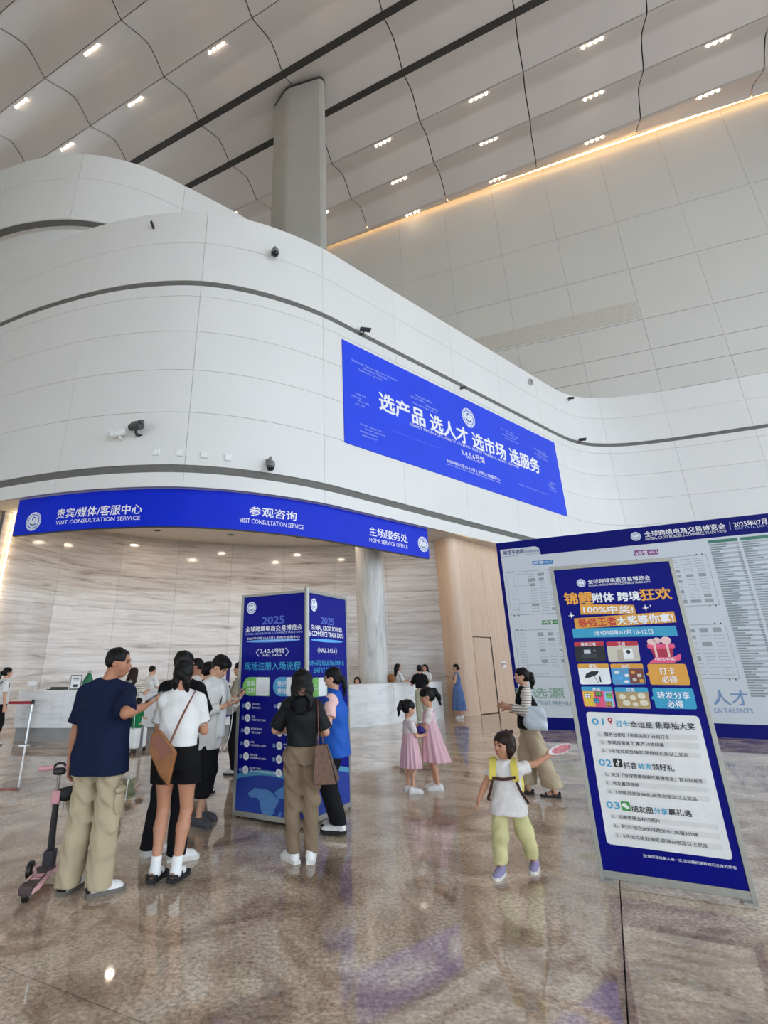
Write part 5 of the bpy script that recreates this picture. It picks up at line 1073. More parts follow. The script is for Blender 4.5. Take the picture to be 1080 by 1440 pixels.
    def shoes(s, upper, sole, h=.007, kind='sneaker', strap=None, sock=None, accent=None, scale=1.0, heel=None):
        for sd in (1, -1):
            an = s.J['ank', sd]; yaw = s.J['yaw', sd]; k = s.k * scale; Rf = rotz(-yaw); z0 = s.feet[sd][0][2]; a = V(an[0], an[1], z0)
            P = lambda x, y, z: a + Rf @ V(x * k, y * k, z * k)
            out = [(-.034, -.075), (.034, -.075), (.043, -.03), (.045, .06), (.05, .12), (.043, .165), (.02, .192), (-.012, .192), (-.04, .165), (-.047, .12), (-.042, .06), (-.04, -.03)]
            if kind == 'sandal':
                sh = prism_obj('shoe', [P(x * 1.05, y, 0) for x, y in out], z0, z0 + .03 * k, sole, s.obj)
                for y, w, zz in ((.115, .018, .045), (.03, .016, .075)):
                    pts = [P(-.05, y, .02), P(-.042, y, zz * .8), P(0, y + .005, zz + .022), P(.042, y, zz * .8), P(.05, y, .02)]
                    ribbon_obj('strap', pts, w * k, .006, strap, sh, Rf @ V(0, 1, 0))
                pts = [P(-.045, -.03, .04), P(-.04, -.07, .05), P(0, -.085, .055), P(.04, -.07, .05), P(.045, -.03, .04)]
                ribbon_obj('strap', pts, .022 * k, .006, strap, sh, V(0, 0, 1))
            else:
                F = Field(); F.chain([P(0, -.035, .045), P(0, .05, .045), P(.003, .13, .034)], [.042 * k, .042 * k, .036 * k], .02)
                F.ell(P(.002, .125, .02), V(.046, .065, .04) * k, Rf, .02); F.cone(P(0, -.025, .05), P(0, -.02, .095), .042 * k, .042 * k, .02)
                if kind == 'clog': F.ell(P(0, .1, .03), V(.056, .09, .05) * k, Rf, .02)
                F.cut(V(0, 0, -1), V(0, 0, z0 + .012 * k)); F.cut(V(0, -.1, 1), P(0, -.02, .105 if kind != 'clog' else .075))
                sh = field_obj('shoe', F, h, upper, s.obj)
                prism_obj('sole', [P(x * 1.06, y * 1.03, 0) for x, y in out], z0, z0 + .03 * k, sole, sh)
                if heel:
                    F = Field(); F.ell(P(0, -.055, .05), V(.044, .032, .03) * k, Rf, .005); field_obj('heel_patch', F, .006, heel, sh)
                if accent:
                    for y in (.03, .055, .08):
                        ribbon_obj('lace', [P(-.028, y, .078 - (y - .03) * .32), P(0, y, .092 - (y - .03) * .4), P(.028, y, .078 - (y - .03) * .32)], .008 * k, .004, accent, sh, Rf @ V(0, 1, 0))
            if sock:
                F = Field(); F.cone(an + V(0, 0, -.03), an + (s.J['knee', sd] - an) * .22, .043 * s.k, .043 * s.k, .01); F.cone(an + V(0, 0, -.03), P(0, .1, .04), .041 * s.k, .036 * s.k, .02); F.cut(V(0, 0, 1), an + (s.J['knee', sd] - an) * .22); F.cut(V(0, 0, -1), V(0, 0, z0 + .03 * k))
                field_obj('sock', F, h, sock, s.obj)

# ------------------------------------------------------------------ the people in the hall
SKIN = mat('skin warm', '#C08A6C', .5, var=(14, .05), spec=.35); SKIN2 = mat('skin light', '#D3A083', .5, var=(14, .05), spec=.35); SKIN3 = mat('skin tan', '#B27C5E', .5, var=(14, .05), spec=.35)
HAIR = mat('black hair', '#0E0C0B', .5, spec=.22, var=(30, .3), bump=(60, .4), stretch=(1, 1, .25)); HAIRB = mat('brown hair', '#2A1B15', .5, spec=.22, var=(30, .3), bump=(60, .4), stretch=(1, 1, .25))
FACE = dict(eye=mat('dark eye', '#17110E', .25), brow=mat('dark brow', '#1E1613', .7), lips=mat('lips', '#A9604F', .45)); FACE2 = dict(FACE, lips=mat('rosy lips', '#B5655A', .45))
def cloth(n, c, r=.85, v=(5, .08), b=(38, .25)): return mat(n, c, r, var=v, bump=b, spec=.2)
NAVYT = cloth('navy cotton', '#131C38'); KHAKI = cloth('khaki twill', '#B3A386'); WHITEC = cloth('white cotton', '#E4E2DE'); BLACKC = cloth('black cotton', '#101012'); GREYW = cloth('pale grey cotton', '#DEDBD4'); TAUPE = cloth('taupe twill', '#83705A'); VEST = cloth('royal blue nylon', '#1F57B4', .6); PINKT = cloth('pale pink cotton', '#EBC2BC'); BLKSHIRT = cloth('black satin', '#17181A', .6); PINKD = cloth('pink dress cotton', '#E3B8C0'); CREAM = cloth('cream cotton', '#E6DAD4'); LIME = cloth('lime cotton', '#CFC893'); LINEN = cloth('white linen', '#DCD6D2', v=(40, .08)); BEIGE = cloth('beige linen', '#BBA98C'); DENIM = cloth('washed denim', '#5E78A8', v=(10, .15)); SAGE = cloth('pale sage cotton', '#A7A690'); GREENC = cloth('green cotton', '#1F7A4B'); BLACKP = cloth('black twill', '#16161A')
LEATHER = mat('tan leather', '#8A5527', .5, var=(9, .3)); STRAPB = mat('brown leather strap', '#7C4A35', .5); TOTE = mat('brown monogram canvas', '#63422A', .55, var=(28, .35)); TOTE2 = mat('brown canvas side', '#5D4C42', .6, var=(28, .25))
SHW = mat('white trainer', '#E6E4E0', .5); SOLEW = mat('white rubber', '#D9D6D0', .5); SOLEB = mat('black rubber', '#17171A', .6); SOLEG = mat('grey rubber', '#6B645C', .6); LAV = mat('lavender knit', '#8C84A6', .7); CROC = mat('dark grey foam', '#45444A', .6); SOCK = cloth('white sock', '#EDEDEB'); STRAPK = mat('black webbing', '#141416', .6)
STRIPES = stripe_mat('cream and brown stripes', '#E5DCCB', '#5B5046', 26, .72); STRIPES2 = stripe_mat('cream and grey stripes', '#E3DBCF', '#8B8378', 30, .66)
SCREEN = mat('dark phone glass', '#20242B', .15); PHONEB = mat('grey phone back', '#77797E', .3)
D = math.radians
def place(P, x, y, deg, label, z=0.): 
    P.obj.location = (x, y, z); P.obj.rotation_euler = (0, 0, D(deg)); tag(P.obj, label, 'person'); return P
def phone(P, sd, label, pitch=.6, yaw=0., back=PHONEB, lift=.0):
    """a phone lying in the hand: its own thing, where the palm is"""
    d, n, t = P.J['hd', sd]; c = P.J['palm', sd]; M = Matrix.Rotation(P.obj.rotation_euler[2], 3, 'Z'); L = np.array(M) ; o = empty('phone', tuple(np.array(P.obj.location) + L @ (c + V(0, 0, lift))))
    R = np.stack([unit(t), unit(d), unit(n)], 1); R = L @ R; o.matrix_world = Matrix([[*R[0], o.location[0]], [*R[1], o.location[1]], [*R[2], o.location[2]], [0, 0, 0, 1]])
    MB().box((-.037, -.03, -.004), (.037, .122, .004)).build('case', back, o, bevel=.003); MB().box((-.034, -.026, .0041), (.034, .118, .0046)).build('screen', SCREEN, o); tag(o, label, 'phone'); return o
def bag_strap(name, pts, w_, m_, parent, wdir=(0, 0, 1), th=.006): return ribbon_obj(name, [V(*p) for p in pts], w_, th, m_, parent, V(*wdir))

# --- 1 man in navy T-shirt, back turned, face to the right
P = Person(1.78, 'm', build=1.06); P.hyaw = 1.38; P.hpitch = -.08; P.lean = V(-.07, 0, 0); P.pelvis = V(-.05, 0, 0); P.hoff = V(.085, 0, 0); P.feet = {1: (V(.13, -.06, 0), .85), -1: (V(-.15, -.03, 0), .1)}
P.wrist[1] = V(.27, .03, 1.30); P.pole[1] = V(.75, -.9, -1); P.palm[1] = V(-.3, .2, 1); P.fingers[1] = V(-1, -.3, .2); P.curl[1] = .35; P.handdir[1] = V(.45, .55, .35)
P.wrist[-1] = V(-.33, .03, .86); P.palm[-1] = V(.8, .3, 0)
P.solve().skin(SKIN3, .0075, legr=.75)
P.hair(HAIR, .006, 'short', fringe=.13, vol=.985); P.face(FACE)
P.top('t_shirt', NAVYT, .80, .008, sleeve=.88, grow=.05, srad=.08, boxy=1.06, flare=.012, noise=(.006, 15, 1.), pw=2.25, neck=.055); P.legs('cargo_trousers', KHAKI, .008, hem=.05, thigh=.098, knee=.088, ankle=.088, noise=(.011, 29, 2.), waist=.0)
F = Field(); F.ell(V(.165, -.02, .60), V(.03, .075, .10), None, .01); fp = field_obj('cargo_pocket', F, .007, KHAKI, P.obj); F = Field(); F.ell(V(.172, -.03, .69), V(.032, .08, .03), None, .01); field_obj('pocket_flap', F, .007, KHAKI, P.obj)
P.shoes(SHW, SOLEG, .007, accent=STRAPK, heel=STRAPK)
place(P, -1.81, 4.87, -6, 'man in navy T-shirt and khaki cargo trousers holding a phone beside the pink scooter'); phone(P, 1, 'grey phone held up by the man in the navy T-shirt')
# --- 2 woman in white polo and black shorts
P = Person(1.68, 'f', build=1.0); P.hpitch = -.3; P.feet = {1: (V(.085, -.01, .03), .3), -1: (V(-.085, -.01, .03), .2)}
for sd in (1, -1): P.wrist[sd] = V(sd * .09, .30, 1.12); P.pole[sd] = V(sd * .55, -.6, -.8); P.palm[sd] = V(0, -.3, 1)
P.solve().skin(SKIN, .0075)
P.hair(HAIR, .005, 'bob', vol=1.04, fringe=-.02, ears_out=False, extra=lambda F, s, hh: (F.chain([s.hp(.15, -.25, -.1), s.hp(.22, -.2, -.45), s.hp(.26, .0, -.8)], [.17 * hh, .14 * hh, .07 * hh], .02), F.chain([s.hp(-.15, -.25, -.1), s.hp(-.22, -.2, -.42), s.hp(-.24, .0, -.7)], [.17 * hh, .13 * hh, .06 * hh], .02)))
P.face(FACE2)
sh = P.top('polo_shirt', WHITEC, .985, .008, sleeve=.72, grow=.038, srad=.07, boxy=1.02, noise=(.005, 21, .3), pw=2.2)
F = Field(); nk = P.J['neck']; F.cone(nk + V(0, 0, -.03), nk + V(0, .004, .035), .062, .052, .01); F.cut(V(0, .2, 1), nk + V(0, 0, .03)); field_obj('collar', F, .007, WHITEC, sh)
for sd in (1, -1):
    a, b = P.J['sh', sd], P.J['el', sd]; e = a + (b - a) * .69; d = unit(b - a); MB().tube([e - d * .004, e + d * .004], .0735, 20, False).build('cuff_stripe', STRAPB, sh)
P.legs('shorts', BLACKC, .008, hem=.70, thigh=.118, knee=.125, ankle=.12, top_z=1.02, waist=.02, noise=(.003, 18, 2))
P.shoes(None, SOLEB, .007, 'sandal', strap=STRAPK, sock=SOCK)
place(P, -1.25, 5.0, 0, 'woman in white polo shirt and black shorts with a tan crossbody bag')
e = empty('crossbody_bag', (-1.25, 5.0, 0)); 
MB().plate([(-.17, 1.1), (-.1, 1.13), (.055, .96), (.01, .71), (-.07, .79), (-.175, .97)], -.245, -.195).build('pouch', LEATHER, e, bevel=.015); MB().plate([(-.155, 1.08), (-.1, 1.1), (.03, .96), (-.08, .92)], -.252, -.246).build('flap', STRAPB, e)
bag_strap('strap', [(-.02, -.215, 1.0), (.0, -.215, 1.06), (.07, -.2, 1.24), (.13, -.15, 1.38), (.13, -.02, 1.435), (.1, .1, 1.38), (-.08, .17, 1.15), (-.2, .06, .97)], .018, STRAPB, e, (.6, 0, .6))
MB().lathe([(.016, -.004), (.016, .004)], (-.02, -.225, 1.0), 12).build('buckle', STEEL, e); tag(e, 'tan leather crossbody bag hanging at the hip of the woman in white', 'bag')
# --- 3 man in black behind them
P = Person(1.77, 'm'); P.hyaw = .5; P.hpitch = -.25; P.feet = {1: (V(.17, -.1, 0), .9), -1: (V(-.16, .0, 0), .35)}
for sd in (1, -1): P.wrist[sd] = V(sd * .1, .32, 1.18); P.pole[sd] = V(sd * .6, -.5, -.8); P.palm[sd] = V(0, -.3, 1)
P.solve().skin(SKIN3, .009, legr=.75); P.hair(HAIR, .006, 'short', fringe=.1, vol=.99); P.face(FACE)
P.top('t_shirt', BLACKC, .84, .011, sleeve=.85, grow=.045, srad=.08, boxy=1.03, neck=.055); P.legs('trousers', BLACKP, .011, hem=.05, thigh=.098, knee=.092, ankle=.085); P.shoes(SHW, SOLEW, .008)
place(P, -1.42, 5.66, -14, 'man in black T-shirt and black trousers half hidden behind the woman in white')
# --- 4 young man in white looking at his phones
P = Person(1.78, 'm', build=.95); P.lean = V(0, .05, -.01); P.hpitch = -.62; P.hoff = V(0, .05, -.03); P.feet = {1: (V(.11, .05, 0), .25), -1: (V(-.11, -.06, 0), -.1)}
P.wrist[1] = V(.07, .27, 1.2); P.wrist[-1] = V(-.1, .33, 1.26); P.palm[1] = V(-.3, -.2, 1); P.palm[-1] = V(.3, -.5, .8); P.curl = {1: .9, -1: .9}
for sd in (1, -1): P.pole[sd] = V(sd * .5, -.6, -.9)
P.solve().skin(SKIN2, .009, legr=.8)
P.hair(HAIR, .006, 'short', fringe=.0, vol=1.08, extra=lambda F, s, hh: F.ell(s.hp(0, .2, .3), V(.3, .24, .17) * hh, s.R, .05)); P.face(FACE)
sh = P.top('t_shirt', WHITEC, .88, .011, sleeve=.5, grow=.03, srad=.066, neck=.05); P.top('open_shirt', GREYW, .74, .011, sleeve=1.72, grow=.045, srad=.066, boxy=1.03, noise=(.005, 18, 2.)); 
F = Field(); F.loft([(.86, .085, .05, 0, .155), (1.2, .07, .06, 0, .165), (1.44, .05, .05, 0, .13)], .02); field_obj('shirt_front', F, .010, WHITEC, sh)
P.legs('trousers', BLACKP, .010, hem=.27, thigh=.1, knee=.088, ankle=.085); P.shoes(CROC, CROC, .008, 'clog')
bag_strap('shoulder_strap', [(-.1, .03, 1.5), (-.06, .13, 1.44), (.02, .2, 1.3), (.1, .18, 1.12)], .045, STRAPK, P.obj, (.5, 0, .5))
place(P, -1.33, 6.68, -112, 'young man in open white shirt looking down at the phones in his hands'); phone(P, 1, 'phone plugged to a white cable in the near hand of the young man in white', back=WHITE); phone(P, -1, 'dark phone in the far hand of the young man in white', back=BLACK)
c0 = np.array(P.obj.matrix_basis) ; Lm = np.array(Matrix.Rotation(D(-112), 3, 'Z')); w_ = lambda x, y, z: tuple(np.array([-1.33, 6.68, 0]) + Lm @ V(x, y, z))
tag(MB().tube([w_(.07, .36, 1.19), w_(.08, .37, 1.1), w_(.09, .36, .95), w_(.1, .33, .82), w_(.12, .28, .72), w_(.13, .24, .82), w_(.12, .25, .9), w_(.13, .2, .86), w_(.13, .18, .78)], .0045, 6).build('charging_cable', WHITE, smooth=True), 'white charging cable looping down from the young man\'s phone', 'cable')
# --- 5 woman with long hair, black blouse, tote
P = Person(1.585, 'f'); P.feet = {1: (V(.085, -.02, 0), .1), -1: (V(-.09, -.02, 0), -.55)}
P.wrist[-1] = V(-.12, .24, 1.02); P.pole[-1] = V(-.8, -.5, -.6); P.palm[-1] = V(0, -.3, 1); P.wrist[1] = V(.14, .2, 1.0); P.pole[1] = V(.5, -.7, -.6)
P.solve().skin(SKIN2, .0075, legr=.72); P.hair(HAIR, .005, 'long', length=.17, vol=1.03, ears_out=False, fringe=-.02); P.face(FACE2)
P.top('blouse', BLKSHIRT, .915, .008, sleeve=.9, grow=.034, srad=.08, noise=(.006, 17, .5), flare=-.005); P.legs('trousers', TAUPE, .008, hem=.075, thigh=.1, knee=.082, ankle=.064, top_z=.96, noise=(.009, 30, 1.)); P.shoes(SHW, SOLEW, .0065, accent=WHITEC)
place(P, -.19, 5.5, 3, 'woman with long black hair, black blouse and taupe trousers at the display column')
e = empty('tote_bag', (-.19, 5.5, 0), D(3)); mb = MB()
f0 = [(.10, -.24, .62), (.31, -.20, .62), (.35, -.04, .63), (.16, -.06, .63)]; f1 = [(.115, -.19, .93), (.225, -.17, .94), (.235, -.09, .94), (.15, -.1, .93)]
mb.add(f0 + f1, [(3, 2, 1, 0), (0, 1, 5, 4), (1, 2, 6, 5), (2, 3, 7, 6), (3, 0, 4, 7), (4, 5, 6, 7)]).build('bag_body', TOTE, e, bevel=.008); MB().add([(.316, -.198, .63), (.354, -.042, .64), (.239, -.09, .935), (.229, -.17, .935)], [(0, 1, 2, 3)]).build('side_panel', TOTE2, e)
for y in (-.17, -.1): bag_strap('handle', [(.15, y, .92), (.155, y * .9, 1.1), (.15, y * .6 - .02, 1.25), (.145, -.02, 1.335), (.15, .05, 1.25), (.2, y + .02, .94)], .014, STRAPB, e, (0, 1, 0))
tag(e, 'brown patterned canvas tote bag on the shoulder of the woman in the black blouse', 'bag')
# --- 6 volunteer in blue vest
P = Person(1.6, 'f'); P.hpitch = -.12; P.feet = {1: (V(.09, .02, .02), .1), -1: (V(-.09, -.02, .02), .0)}
P.wrist[-1] = V(-.19, .2, .92); P.pole[-1] = V(-.6, -1, -.3); P.palm[-1] = V(1, 0, .3); P.wrist[1] = V(.1, .24, .95); P.palm[1] = V(-1, 0, .3)
P.solve().skin(SKIN2, .008, legr=.75)
P.hair(HAIR, .0055, 'tail', vol=1.02, fringe=-.03, extra=lambda F, s, hh: (F.chain([s.hp(0, -.42, .0), s.hp(0, -.56, -.1), s.hp(0, -.6, -.5), s.hp(0, -.52, -.95)], [.1 * hh, .12 * hh, .12 * hh, .05 * hh], .02), F.cone(s.hp(-.3, .12, .1), s.hp(-.3, .14, -.35), .05 * hh, .03 * hh, .02)))
P.face(FACE2)
P.top('t_shirt', PINKT, 1.0, .009, sleeve=.72, grow=.03, srad=.075); vs = P.top('volunteer_vest', VEST, .71, .010, sleeve=0, grow=.04, boxy=1.0, flare=.03, noise=(.006, 20, 1.)); P.legs('trousers', BLACKP, .010, hem=.10, thigh=.1, knee=.088, ankle=.088); P.shoes(SHW, SOLEB, .0065, accent=STRAPK, scale=1.06)
F = Field(); nk = P.J['neck']; F.cone(nk + V(0, -.01, -.05), nk + V(0, .01, .03), .085, .062, .01); F.cut(V(0, -.3, 1), nk + V(0, 0, .022)); field_obj('collar', F, .007, VEST, vs)
bag_strap('lanyard', [(-.075, .0, 1.36), (-.085, .1, 1.25), (-.05, .165, 1.08), (0, .18, .98)], .012, mat('pale blue ribbon', '#9DB6E6', .6), P.obj, (0, .3, 1)); bag_strap('lanyard', [(.075, .0, 1.36), (.085, .1, 1.25), (.05, .165, 1.08), (0, .18, .98)], .012, MATS['pale blue ribbon'], P.obj, (0, .3, 1)); MB().box((-.045, .178, .87), (.045, .182, .985)).build('badge', WHITE, P.obj)
em = empty('x'); COL.objects.unlink(em); bpy.data.objects.remove(em)
band(lambda x, z, off: (-.142 - off, .06 + x, 1.12 + z), disc((0, 0), .028, 18), .01, 'vest_emblem', EMB, P.obj, .02, True)
for i in range(2): F = Field(); F.chain([P.hp((-1, 1)[i] * (.135 + .1 * math.cos(a)), .44 - .1 * abs(math.cos(a)) * (math.cos(a) < 0) * 0, .0 + .085 * math.sin(a)) for a in np.linspace(0, 2 * math.pi, 13)], [.0022] * 13, .001); field_obj('spectacles', F, .0025, STRAPK, P.obj)
F = Field(); F.chain([P.hp(-.235, .43, .01), P.hp(-.345, -.02, .0)], [.0024, .0024], .001); field_obj('spectacles', F, .0025, STRAPK, P.obj)
place(P, .14, 6.3, 76, 'volunteer in royal blue vest over a pink T-shirt, facing the display column')
# --- 7, 8 two girls in pink dresses
def girl(H, x, y, deg, label, wz, tail, dress_rows, pleat, top_m):
    P = Person(H, 'f', True); P.hpitch = -.35; P.feet = {1: (V(.055, 0, 0), .1), -1: (V(-.055, -.03, 0), -.1)}
    for sd in (1, -1): P.wrist[sd] = V(sd * .05, .2 * H / 1.2, wz); P.pole[sd] = V(sd * .4, -.7, -.7); P.palm[sd] = V(-sd * .5, 0, .8)
    P.solve().skin(SKIN2, .0105, armr=.8, legr=.78); P.hair(HAIR, .0075, 'tail', vol=1.05, fringe=-.08, extra=tail); P.face(FACE2, .005)
    P.top('bodice', top_m, P.sh_z - .16 * H, .010, sleeve=.68, grow=.016, srad=.055, noise=(.002, 20, 1)); P.skirt('dress_skirt', PINKD, dress_rows, .008, pleat, .07); P.shoes(SHW, SOLEW, .008, accent=mat('pink strap', '#C77F94', .6)); return place(P, x, y, deg, label)
tl = lambda F, s, hh: F.chain([s.hp(0, -.4, .2), s.hp(0, -.6, .16), s.hp(.03, -.68, -.25), s.hp(.03, -.6, -.75)], [.1 * hh, .15 * hh, .15 * hh, .05 * hh], .02)
girl(1.15, 1.24, 8.08, -78, 'smaller girl in a pink dress facing the taller girl', .70, tl, [(.30, .17, .15), (.5, .15, .13), (.66, .115, .1), (.76, .1, .085)], 16, CREAM)
girl(1.31, 1.56, 8.22, 80, 'taller girl in a long pink dress facing the smaller girl', .80, tl, [(.36, .24, .2, 0, -.06), (.6, .18, .15, 0, -.03), (.85, .13, .1), (1.0, .1, .085)], 12, CREAM)
# --- 9 little girl with yellow backpack and fan
P = Person(1.06, 'f', True, build=1.12); P.head_h *= 1.1; P.hyaw = .75; P.lean = V(-.02, .03, 0); P.feet = {1: (V(.12, .10, 0), .25), -1: (V(-.14, -.15, 0), .1)}
P.wrist[-1] = V(-.36, -.13, .86); P.pole[-1] = V(0, -.2, -1); P.palm[-1] = V(.2, .9, -.2); P.fingers[-1] = V(0, 0, 1); P.curl[-1] = .9; P.wrist[1] = V(.25, .08, .50); P.pole[1] = V(.6, -.6, 0); P.palm[1] = V(-1, 0, 0)
P.solve().skin(SKIN, .0075, armr=.85, legr=.68)
P.hair(HAIRB, .006, 'bob', vol=1.05, fringe=-.05, ears_out=False, extra=lambda F, s, hh: (F.ell(s.hp(.12, -.36, .5), V(.1, .1, .1) * hh, None, .01), F.ell(s.hp(-.12, -.36, .5), V(.1, .1, .1) * hh, None, .01), [F.chain([s.hp(q * .33, -.02, .1), s.hp(q * .35, .02, -.2), s.hp(q * .3, .06, -.42)], [.12 * hh, .12 * hh, .06 * hh], .03) for q in (1, -1)]))
P.face(FACE2)
sh = P.top('linen_blouse', LINEN, .43, .0075, sleeve=.6, grow=.022, srad=.07, flare=.035, noise=(.004, 28, 1)); P.legs('trousers', LIME, .0075, hem=.085, thigh=.105, knee=.098, ankle=.08, top_z=.56, noise=(.009, 30, 2.), waist=.02); P.shoes(LAV, SOLEW, .0065, accent=mat('lilac lace', '#B9B3CC', .6), scale=1.05)
place(P, 1.6, 5.13, 158, 'little girl in white blouse and lime trousers stretching out a pink fan')
YEL = cloth('yellow nylon', '#DCC75E', .6); e = empty('child_backpack', (1.6, 5.13, 0), D(158))
F = Field(); F.ell(V(-.015, -.155, .64), V(.125, .075, .165), None, .01); field_obj('pack', F, .009, YEL, e)
for sd in (1, -1):
    bag_strap('pad_strap', [(sd * .08, -.11, .8), (sd * .085, -.02, .86), (sd * .085, .09, .83), (sd * .095, .145, .70)], .055, YEL, e, (1, 0, 0), .012); bag_strap('webbing', [(sd * .095, .145, .71), (sd * .12, .135, .62), (sd * .17, .03, .52), (sd * .14, -.12, .5)], .022, cloth('brown webbing', '#4A342C'), e, (1, 0, 0))
bag_strap('chest_strap', [(.095, .15, .715), (0, .165, .71), (-.095, .15, .73)], .024, MATS['brown webbing'], e, (0, 0, 1)); tag(e, 'yellow child backpack with brown chest strap on the little girl', 'backpack')
h_ = P.J['palm', -1]; Lm = np.array(Matrix.Rotation(D(158), 3, 'Z')); hw = np.array([1.6, 5.13, 0]) + Lm @ h_
e = empty('hand_fan', tuple(hw)); u = V(.97, .0, .24); v = unit(V(-.22, -.25, .95)); n_ = np.cross(u, v)
fan = [tuple(u * (-.02 + .115 * (1 - math.cos(a)) ) + v * (.022 + .04 * math.sin(a))) for a in np.linspace(0, 2 * math.pi, 26, endpoint=False)]
MB().add([tuple(np.array(p) + n_ * .002) for p in fan] + [tuple(np.array(p) - n_ * .002) for p in fan], [tuple(range(26)), tuple(range(51, 25, -1))] + [(i, (i + 1) % 26, 26 + (i + 1) % 26, 26 + i) for i in range(26)]).build('fan_blade', mat('white card', '#EDE6E4', .6), e)
MB().add([tuple(np.array(p) * .78 + u * .028 + v * .006 - n_ * .0035) for p in fan] + [tuple(np.array(p) * .78 + u * .028 + v * .006 + n_ * .0035) for p in fan], [tuple(range(26)), tuple(range(51, 25, -1))]).build('fan_print', mat('pink print', '#DE8C92', .6, var=(60, .35)), e); tag(e, 'pink and white hand fan held out by the little girl', 'fan')
# --- 10 woman in striped top
P = Person(1.575, 'f'); P.feet = {1: (V(.08, .14, 0), .0), -1: (V(-.08, -.16, 0), .05)}; P.wrist[-1] = V(-.1, .24, 1.08); P.wrist[1] = V(.08, .26, 1.06); P.pole[-1] = V(-.5, -.9, -.4); P.palm[-1] = V(1, 0, .2)
P.solve().skin(SKIN2, .009, legr=.75); P.hair(HAIR, .006, 'tail', vol=1.02, fringe=-.02, extra=lambda F, s, hh: F.chain([s.hp(0, -.42, .1), s.hp(0, -.62, .06), s.hp(0, -.66, -.35), s.hp(0, -.55, -.75)], [.12 * hh, .17 * hh, .17 * hh, .06 * hh], .02)); P.face(FACE2)
P.top('striped_blouse', STRIPES2, .99, .010, sleeve=1.78, grow=.028, srad=.072, noise=(.004, 20, 1)); P.top('black_waistcoat', BLACKC, .80, .010, sleeve=0, grow=.036, flare=.01); P.legs('wide_trousers', BEIGE, .010, hem=.12, thigh=.115, knee=.12, ankle=.135, noise=(.008, 26, 1)); P.shoes(None, SOLEB, .008, 'sandal', strap=STRAPK)
place(P, 2.86, 7.86, 80, 'woman in striped blouse and black waistcoat walking past the floor plan board')
e = empty('shoulder_bag', (2.86, 7.86, 0), D(80)); F = Field(); F.loft([(.80, .04, .13, -.235, -.05), (.84, .055, .15, -.235, -.05), (1.0, .045, .135, -.235, -.05), (1.1, .02, .12, -.235, -.05)], .01, 3.5); F.noise = (.006, 24, 1.); field_obj('pouch', F, .009, mat('pale blue canvas', '#C3CBD0', .7, var=(9, .06)), e); bag_strap('strap', [(-.22, -.13, 1.1), (-.17, -.06, 1.27), (-.13, 0, 1.325), (-.17, .05, 1.26), (-.22, .04, 1.1)], .028, MATS['pale blue canvas'], e, (0, 1, 0)); tag(e, 'pale blue shoulder bag carried by the woman in the striped blouse', 'bag')
# --- people further back
def far(H, x, y, deg, label, top_m, leg_m, sex='f', hair='short', hm=HAIR, sk=SKIN2, wr=None, hyaw=0., pitch=0., h=.016, sleeve=.8, hem=.52, shoe=SHW, drop=0, extra=None, feet=None, long=.15):
    P = Person(H, sex); P.hyaw = hyaw; P.hpitch = pitch
    if drop: P.sit(drop); P.feet = {1: (V(.1, .38, 0), 0), -1: (V(-.1, .38, 0), 0)}
    if wr:
        for sd in (1, -1): P.wrist[sd] = V(*wr[0 if sd == 1 else 1]); P.pole[sd] = V(sd * .5, -.7, -.6); P.palm[sd] = V(0, -.3, 1)
    P.solve().skin(sk, h * .85, legr=.75); P.hair(hm, h * .6, hair, length=long, extra=extra, ears_out=hair == 'short', fringe=.08 if sex == 'm' else -.02); P.face(FACE, .006)
    P.top('shirt', top_m, H * hem - drop, h * .85, sleeve=sleeve, grow=.03, srad=.072)
    if leg_m: P.legs('trousers', leg_m, h * .85, hem=.07, thigh=.1, knee=.088, ankle=.08, top_z=P.hip_z + .1); P.shoes(shoe, SOLEB, .011)
    return place(P, x, y, deg, label)
tail = lambda F, s, hh: F.chain([s.hp(0, -.42, .1), s.hp(0, -.6, .05), s.hp(0, -.6, -.6)], [.1 * hh, .13 * hh, .06 * hh], .02)
# 11 blue dress
P = Person(1.66, 'f'); P.hyaw = -.2; P.wrist = {1: V(.1, .25, 1.2), -1: V(-.1, .22, 1.18)}; P.palm = {1: V(-.5, -.4, .5), -1: V(.5, -.4, .5)}; [P.pole.__setitem__(sd, V(sd * .7, -.5, -.6)) for sd in (1, -1)]
P.solve().skin(SKIN2, .013, legr=.7); P.hair(HAIR, .009, 'tail', extra=lambda F, s, hh: F.ell(s.hp(0, -.5, -.12), V(.2, .17, .17) * hh, s.R, .02)); P.face(FACE2, .006); P.top('dress_bodice', DENIM, 1.02, .012, sleeve=0, grow=.014, noise=None); P.skirt('dress_skirt', DENIM, [(.24, .25, .215), (.6, .22, .19), (.9, .185, .15), (1.08, .135, .105)], .012, 16, .06); P.shoes(SHW, SOLEW, .01)
place(P, 4.52, 18.45, 74, 'woman in a long denim blue dress standing by the wooden wall'); phone(P, 1, 'phone held by the woman in the denim blue dress', back=BLACK)
far(1.64, 3.02, 16.9, -10, 'woman in black top and pale sage trousers leaning at the marble counter', BLACKC, SAGE, hair='bob', wr=[(.12, .3, 1.08), (-.2, .3, 1.1)], hem=.6, sleeve=.85)
far(1.66, 3.68, 19.5, 150, 'woman in white top behind the right counter facing the visitor', WHITEC, BLACKP, hair='long', wr=[(.1, .3, 1.15), (-.1, .3, 1.15)])
P = far(1.68, 2.62, 18.75, -75, 'long-haired woman in pale shirt and dark apron behind the right counter', WHITEC, BLACKP, hair='long', hyaw=.5, wr=[(.12, .3, 1.1), (-.12, .3, 1.14)], long=.3)
F = Field(); F.loft([(.7, .15, .05, 0, .1), (1.28, .1, .05, 0, .1)], .02); field_obj('apron', F, .014, cloth('dark green cotton', '#16332F'), P.obj)
